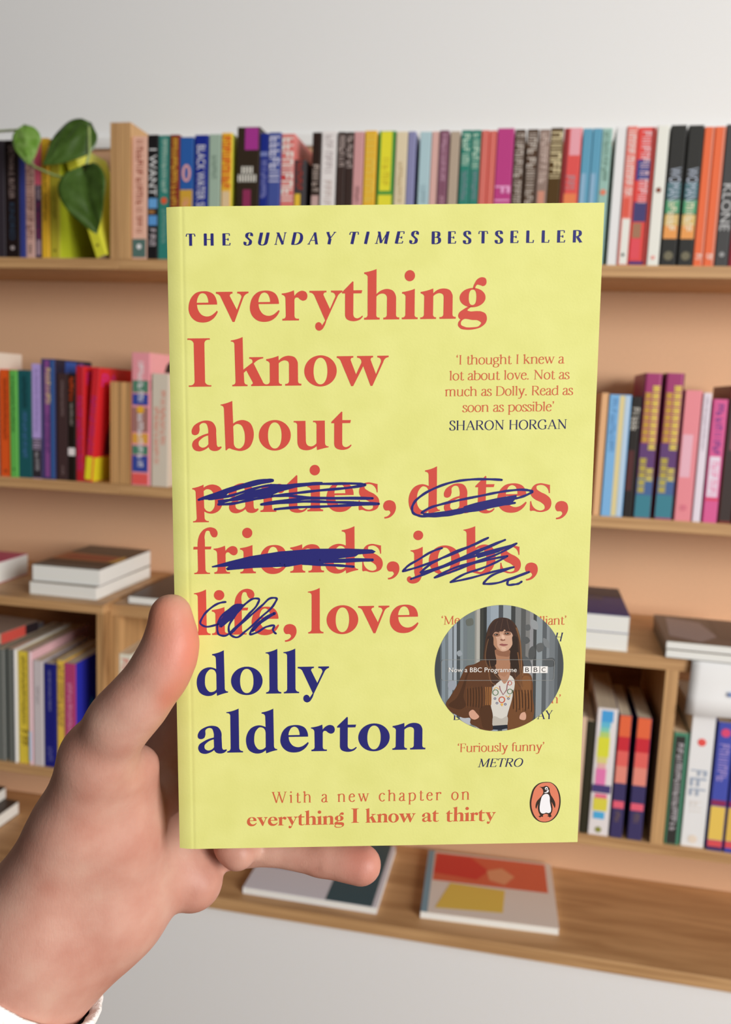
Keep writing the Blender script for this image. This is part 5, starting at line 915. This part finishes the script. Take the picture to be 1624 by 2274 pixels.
for c, w, pts in [((128,90,58),14,[(912,320),(948,440),(962,560),(968,680),(985,790)]),((118,80,50),12,[(930,560),(950,680),(965,800),(985,900)]),((112,80,54),8,[(640,430),(620,520),(612,620),(640,720)]),((120,84,56),7,[(650,640),(680,740),(740,810),(765,830)]),((128,90,60),7,[(660,700),(650,790),(680,860),(720,880)]),((96,64,44),8,[(905,740),(920,830),(960,900)]),((122,86,56),7,[(950,700),(965,790),(960,870),(975,920)]),((86,62,50),6,[(780,232),(770,280),(760,340)]),((90,66,54),6,[(820,240),(830,290),(845,345)]),((82,58,46),6,[(730,255),(710,300),(700,355)])]: A.line(c, pts, w)
for ex, ey in ((716,388), (822,377)):
    A.poly((150,108,86), [(ex-36,ey+6),(ex-10,ey-18),(ex+30,ey-14),(ex+40,ey+6),(ex,ey+20)])
    A.poly((34,24,22), [(ex-22,ey+2),(ex,ey-8),(ex+22,ey),(ex,ey+8)])
    A.poly((150,150,140), [(ex-10,ey-1),(ex-4,ey-5),(ex,ey),(ex-6,ey+4)])
A.line((70,48,38), [(676,366),(710,358),(748,366)], 9); A.line((70,48,38), [(796,362),(830,352),(862,360)], 9)
A.poly((222,184,160), [(770,392),(786,392),(800,424),(786,436),(772,424)])
A.poly((138,90,72), [(756,436),(770,430),(786,438),(800,432),(806,440),(786,448),(764,446)])
A.poly((160,96,92), [(748,486),(772,474),(790,478),(815,480),(832,484),(795,500),(770,496)])
A.line((110,62,58), [(748,486),(785,488),(832,484)], 4)
A.poly((214,178,154), [(768,512),(800,508),(815,526),(790,538),(770,532)])
for x in range(424, 600, 14): A.line((66,42,24) if (x // 14) % 2 else (108,68,40), [(x,890 + (x * 7) % 40),(x+4,980),(x+2,1075 + (x * 13) % 40)], 7)
for x in (622,640,658,672): A.line((160,106,58), [(x-6,900),(x,980),(x-2,1080)], 9)
for x in range(888, 1080, 15): A.line((70,44,25) if (x // 15) % 2 else (142,94,54), [(x,930 + (x * 5) % 30),(x+6,1030),(x+8,1100 + (x * 11) % 50)], 8)
A.poly((206,156,132), [(455,1150),(490,1125),(530,1160),(555,1195),(512,1224),(475,1210)]); A.poly((208,160,136), [(972,1162),(1008,1150),(1022,1180),(1014,1226),(958,1216)])
A.line((146,86,92), [(756,890),(762,925),(792,978),(826,930),(832,880),(850,840)], 8, False)
def loop(cx, cy, r): return [(cx + r * math.cos(i * .63), cy + r * math.sin(i * .63)) for i in range(11)]
A.line((196,84,52), loop(780,1027,28), 9); A.line((92,122,86), loop(716,955,27), 7); A.line((98,124,90), loop(858,945,24), 7); A.line((188,96,80), loop(856,862,20), 6)
A.line((224,180,96), [(700,925),(725,905),(750,925)], 7); A.line((224,180,96), [(820,985),(850,1000),(862,980)], 7); A.poly((226,178,92), [(768,1066),(794,1066),(782,1092)])
for bx, by_ in ((712,1015),(732,1060),(845,1015),(815,1072)): A.line((104,104,132), loop(bx, by_, 9), 6)
A.done('picture_portrait', round_pic)
A = Art(.17)
def rr(x0, y0, x1, y1, r): return [(x0 + r, y0), (x1 - r, y0), (x1, y0 + r), (x1, y1 - r), (x1 - r, y1), (x0 + r, y1), (x0, y1 - r), (x0, y0 + r), (x0 + r, y0)]
A.line((150,150,146), rr(180,632,1292,835,18), 3.5, False)
for x0 in (988, 1071, 1153): A.poly((236,233,229), [(x0,697),(x0+75,697),(x0+75,763),(x0,763)], False)
A.done('caption_panel', round_pic)
def printed_text(name, string, u0, u1, v0, v1, m, z):
    a, b = stp((u0 + u1) / 2, (v0 + v1) / 2); W_ = (u1 - u0) * .03204; H_ = (v1 - v0) * .03283
    text_mesh(name, string, H_, W_, m, round_pic, lambda u, v: B(a + u, b + v - .0148 * u, z))
PW = mat((240, 236, 230), .4, .35, K_, 'white_print')
printed_text('caption_text', 'Now a BBC Programme', 252, 922, 708, 768, PW, .20)
for x0, c in ((1007,'B'),(1090,'B'),(1170,'C')): printed_text('caption_text', c, x0, x0 + 37, 708, 752, mat((66, 58, 54), .4, .35, K_, 'print_ink'), .21)

# ---- publisher emblem
PA, PB_, PC = (110.248, 23.127), (8.923e-3, -.1586e-3), (.2966e-3, -9.2948e-3)
def pg(pts, z, c, holes=()):
    f = lambda p: (PA[0] + PB_[0] * p[0] + PC[0] * p[1], PA[1] + PB_[1] * p[0] + PC[1] * p[1])
    em.shape([[f(p) for p in curve(pts, True, 6)]], z, c)
em = Ink()
sm = lambda pts: [(a, b, 1) for a, b in pts]
pg(sm([(850,265),(1050,285),(1230,420),(1350,650),(1395,900),(1370,1200),(1260,1480),(1060,1670),(820,1735),(600,1690),(420,1540),(310,1300),(275,1050),(310,780),(420,480),(600,320)]), .04, 0)
pg(sm([(850,288),(1040,305),(1195,432),(1298,650),(1342,900),(1317,1200),(1217,1460),(1040,1642),(820,1708),(620,1662),(468,1510),(368,1290),(333,1050),(370,790),(468,500),(628,343)]), .05, 1)
pg([(610,430),(700,444,1),(770,435,1),(850,405,1),(940,432,1),(990,500,1),(1000,620,1),(1040,730,1),(1130,870,1),(1190,1000,1),(1205,1120,1),(1185,1215),(1150,1150,1),(1100,1050,1),(1060,980),(1085,1090,1),(1100,1220,1),(1085,1340,1),(1040,1430),(1060,1490),(1080,1512),(1040,1522),(1000,1555),(970,1522),(905,1500),(960,1468),(920,1430),(850,1418,1),(760,1450),(755,1500),(745,1535),(700,1516),(640,1555),(620,1526),(580,1515),(660,1478),(640,1440),(590,1330,1),(570,1220,1),(585,1050),(550,1130,1),(515,1240),(490,1200,1),(490,1080,1),(540,950,1),(640,840,1),(720,740,1),(760,660),(758,580,1),(700,480)], .06, 0)
pg(sm([(800,710),(880,690),(950,715),(993,800),(1000,950),(1028,1120),(1050,1250),(1030,1350),(960,1390),(870,1375),(800,1400),(720,1400),(660,1350),(635,1240),(645,1080),(680,900),(730,770)]), .07, 2)
pg(sm([(870,445),(915,460),(930,500),(910,545),(870,555),(830,530),(825,480)]), .07, 2); pg(sm([(875,490),(900,500),(900,530),(870,535),(850,515)]), .08, 0)
pg([(800,642),(880,610,1),(930,530),(958,560,1),(945,630,1),(880,655,1),(800,660)], .07, 2)
em.build('publisher_emblem', [mat((55,42,35), .45, .3, K_, 'print_ink'), mat((222,128,98), .45, .3, K_, 'print_ink'), mat((240,238,245), .45, .3, K_, 'print_ink')])

# ------------------------------------------------------------------ the hand: one continuous skin surface grown round its bones
bones = [(np.array(a), np.array(b), k) for a, b, k in HAND_BONES]
lo = np.min([np.minimum(a[:3], b[:3]) - 26 for a, b, k in bones], 0); hi = np.max([np.maximum(a[:3], b[:3]) + 26 for a, b, k in bones], 0)
H_ = 1.15
lo = np.maximum(lo, (-92, -100, -70)); n3 = np.ceil((hi - lo) / H_).astype(int) + 1
gx, gy, gz = [lo[i] + H_ * np.arange(n3[i]) for i in range(3)]
PX, PY, PZ = np.meshgrid(gx, gy, gz, indexing='ij')
D = np.full(PX.shape, 60.0)
def cone(a, b):
    ab = b[:3] - a[:3]; l2 = float(ab @ ab)
    t = np.clip(((PX - a[0]) * ab[0] + (PY - a[1]) * ab[1] + (PZ - a[2]) * ab[2]) / l2, 0, 1)
    return np.sqrt((PX - a[0] - t * ab[0]) ** 2 + (PY - a[1] - t * ab[1]) ** 2 + (PZ - a[2] - t * ab[2]) ** 2) - (a[3] + (b[3] - a[3]) * t)
for a, b, k in bones:
    d = cone(a, b); h = np.clip(.5 + .5 * (D - d) / k, 0, 1); D = D + (d - D) * h - k * h * (1 - h)
for a, b, k in CREASES:                              # folds of the skin
    d = -cone(np.array(a), np.array(b)); h = np.clip(.5 - .5 * (D - d) / k, 0, 1); D = D + (d - D) * h + k * h * (1 - h)
ins = D < 0
cell = np.zeros(tuple(n3 - 1), int)
sub = lambda A_, i, j, k: A_[i:A_.shape[0] - 1 + i, j:A_.shape[1] - 1 + j, k:A_.shape[2] - 1 + k]
cnt = sum(sub(ins, i, j, k).astype(int) for i in (0, 1) for j in (0, 1) for k in (0, 1))
act = (cnt > 0) & (cnt < 8); idx = np.argwhere(act)
acc = np.zeros((len(idx), 3)); num = np.zeros(len(idx))
corner = [(i, j, k) for i in (0, 1) for j in (0, 1) for k in (0, 1)]
val = {c: D[idx[:, 0] + c[0], idx[:, 1] + c[1], idx[:, 2] + c[2]] for c in corner}
for c in corner:
    for ax in range(3):
        if c[ax] == 0:
            e = list(c); e[ax] = 1; e = tuple(e); va, vb = val[c], val[e]; m = (va < 0) != (vb < 0)
            t = np.where(m, va / np.where(m, va - vb, 1), 0); p = np.tile(np.array(c, float), (len(idx), 1)); p[:, ax] += t
            acc[m] += p[m]; num[m] += 1
verts = lo + H_ * (idx + acc / num[:, None])
vid = np.full(act.shape, -1); vid[tuple(idx.T)] = np.arange(len(idx))
faces = []
for ax in range(3):
    o1, o2 = [(1, 2), (2, 0), (0, 1)][ax]
    sl0 = [slice(1, -1)] * 3; sl0[ax] = slice(0, -1); sl1 = list(sl0); sl1[ax] = slice(1, None)
    a = ins[tuple(sl0)]; b = ins[tuple(sl1)]; e = np.argwhere(a != b); flip = a[a != b]
    base = e + 1; base[:, ax] = e[:, ax]
    q = []
    for da, db in ((0, 0), (1, 0), (1, 1), (0, 1)):
        c = base.copy(); c[:, o1] -= da; c[:, o2] -= db; q.append(vid[c[:, 0], c[:, 1], c[:, 2]])
    q = np.stack(q, 1); q[flip] = q[flip][:, ::-1]; faces.append(q)
faces = np.concatenate(faces); faces = faces[(faces >= 0).all(1)][:, ::-1]
hand = empty('person', BO + B(-60, -60, -10)); tag(hand, 'person whose left hand grips the yellow paperback, thumb on its cover, white sleeve', 'person')
hoff = B(-60, -60, -10)
me = bpy.data.meshes.new('hand')
me.from_pydata([tuple(B(*v) - hoff) for v in verts], [], [tuple(int(i) for i in f) for f in faces])
skin = bpy.data.materials.new('skin'); skin.use_nodes = True
nt, N, L, P = nodes_of(skin)
tc = N.new('ShaderNodeTexCoord')
n1 = N.new('ShaderNodeTexNoise'); n1.inputs['Scale'].default_value = 70; n1.inputs['Detail'].default_value = 4
r1_ = ramp(N, [(.3, lin3((205, 145, 126), 1.22)), (.55, lin3((215, 162, 143), 1.22)), (.8, lin3((222, 178, 158), 1.22))])
n2 = N.new('ShaderNodeTexNoise'); n2.inputs['Scale'].default_value = 900; n2.inputs['Detail'].default_value = 6
mp = N.new('ShaderNodeMapping'); mp.inputs['Rotation'].default_value = (0, .7, 0); mp.inputs['Scale'].default_value = (1, 1, .22)
n3_ = N.new('ShaderNodeTexVoronoi'); n3_.inputs['Scale'].default_value = 1100; n3_.feature = 'DISTANCE_TO_EDGE'
mixh = N.new('ShaderNodeMath'); mixh.operation = 'MULTIPLY_ADD'; mixh.inputs[1].default_value = .5
bp = N.new('ShaderNodeBump'); bp.inputs['Strength'].default_value = .28; bp.inputs['Distance'].default_value = .00022
L.new(tc.outputs['Object'], n1.inputs['Vector']); L.new(n1.outputs['Fac'], r1_.inputs['Fac'])
L.new(tc.outputs['Object'], n2.inputs['Vector']); L.new(tc.outputs['Object'], mp.inputs['Vector']); L.new(mp.outputs['Vector'], n3_.inputs['Vector'])
L.new(n3_.outputs['Distance'], mixh.inputs[0]); L.new(n2.outputs['Fac'], mixh.inputs[2]); L.new(mixh.outputs[0], bp.inputs['Height']); L.new(bp.outputs['Normal'], P.inputs['Normal'])
# finger pads and the thumb's pad are naturally redder
prev = r1_.outputs['Color']
for (x, y, z), rad, c in PADS:
    ctr = B(x, y, z) - hoff
    vm = N.new('ShaderNodeVectorMath'); vm.operation = 'DISTANCE'; vm.inputs[1].default_value = ctr; L.new(tc.outputs['Object'], vm.inputs[0])
    mr = N.new('ShaderNodeMapRange'); mr.inputs['From Min'].default_value = rad * .001; mr.inputs['From Max'].default_value = rad * .00025; mr.interpolation_type = 'SMOOTHSTEP'
    L.new(vm.outputs['Value'], mr.inputs['Value'])
    mx = N.new('ShaderNodeMix'); mx.data_type = 'RGBA'; L.new(mr.outputs['Result'], mx.inputs['Factor']); L.new(prev, mx.inputs[6]); mx.inputs[7].default_value = lin3(c, 1.22); prev = mx.outputs[2]
L.new(prev, P.inputs['Base Color'])
P.inputs['Roughness'].default_value = .48; P.inputs['Specular IOR Level'].default_value = .35
P.inputs['Subsurface Weight'].default_value = .12; P.inputs['Subsurface Radius'].default_value = (1.0, .35, .2); P.inputs['Subsurface Scale'].default_value = .0022
ho = link('hand', me, skin, hand, True)
sm_ = ho.modifiers.new('soften', 'SMOOTH'); sm_.iterations = 7; sm_.factor = .5
# thumb nail on the far side of the thumb
bm = bmesh.new(); rows = []
ta, tb = np.array(THUMB[0]), np.array(THUMB[1]); axv = (tb[:3] - ta[:3]); axv /= np.linalg.norm(axv)
nrm = np.array((-.62, .1, -.78)); nrm -= axv * (nrm @ axv); nrm /= np.linalg.norm(nrm); sd = np.cross(axv, nrm)
for i in range(9):
    s = -5.2 + 11.5 * i / 8; row = []
    for j in range(9):
        a = (j - 4) / 4 * .6 * (1 - .25 * max(0, (1.5 - i)) )
        p = ta[:3] + axv * s + (nrm * math.cos(a) + sd * math.sin(a)) * (ta[3] * (math.sqrt(max(.05, 1 - (min(s, 0) / 7.2) ** 2))) + .12)
        row.append(bm.verts.new(B(*p) - hoff))
    rows.append(row)
for i in range(8):
    for j in range(8): bm.faces.new((rows[i][j], rows[i][j+1], rows[i+1][j+1], rows[i+1][j]))
fin(bm, 'thumb_nail', mat((226, 172, 156), .3, .4, .92, 'nail'), hand, smooth=True)
# sleeve round the forearm
bm = bmesh.new(); prev = None
w0, w1 = np.array(SLEEVE[0]), np.array(SLEEVE[1]); ax3 = w1 - w0; Ls = np.linalg.norm(ax3); ax3 /= Ls
u3 = np.cross(ax3, (0, 0, 1)); u3 /= np.linalg.norm(u3); v3 = np.cross(ax3, u3)
prof = [(3, .93), (0, .985), (0, 1.03), (4, 1.06), (12, 1.05), (14, 1.0), (17, 1.1), (24, 1.2), (34, 1.17), (46, 1.25), (60, 1.24), (80, 1.32), (120, 1.4), (170, 1.5)]
for s, f in prof:
    row = []
    for j in range(96):
        a = 2 * math.pi * j / 96; rr_ = SLEEVE[2] * f * (1 + (.008 * math.cos(24 * a) if s <= 12 else .012 * math.sin(3 * a + s * .2)))
        p = w0 + ax3 * s + u3 * rr_ * math.cos(a) * 1.08 + v3 * rr_ * math.sin(a) * .92
        row.append(bm.verts.new(B(*p) - hoff))
    if prev:
        for j in range(96): bm.faces.new((prev[j], prev[(j+1) % 96], row[(j+1) % 96], row[j]))
    prev = row
fin(bm, 'sleeve', paint('white_knit_sleeve', (246, 244, 240), .95, .3, 900), hand, smooth=True)
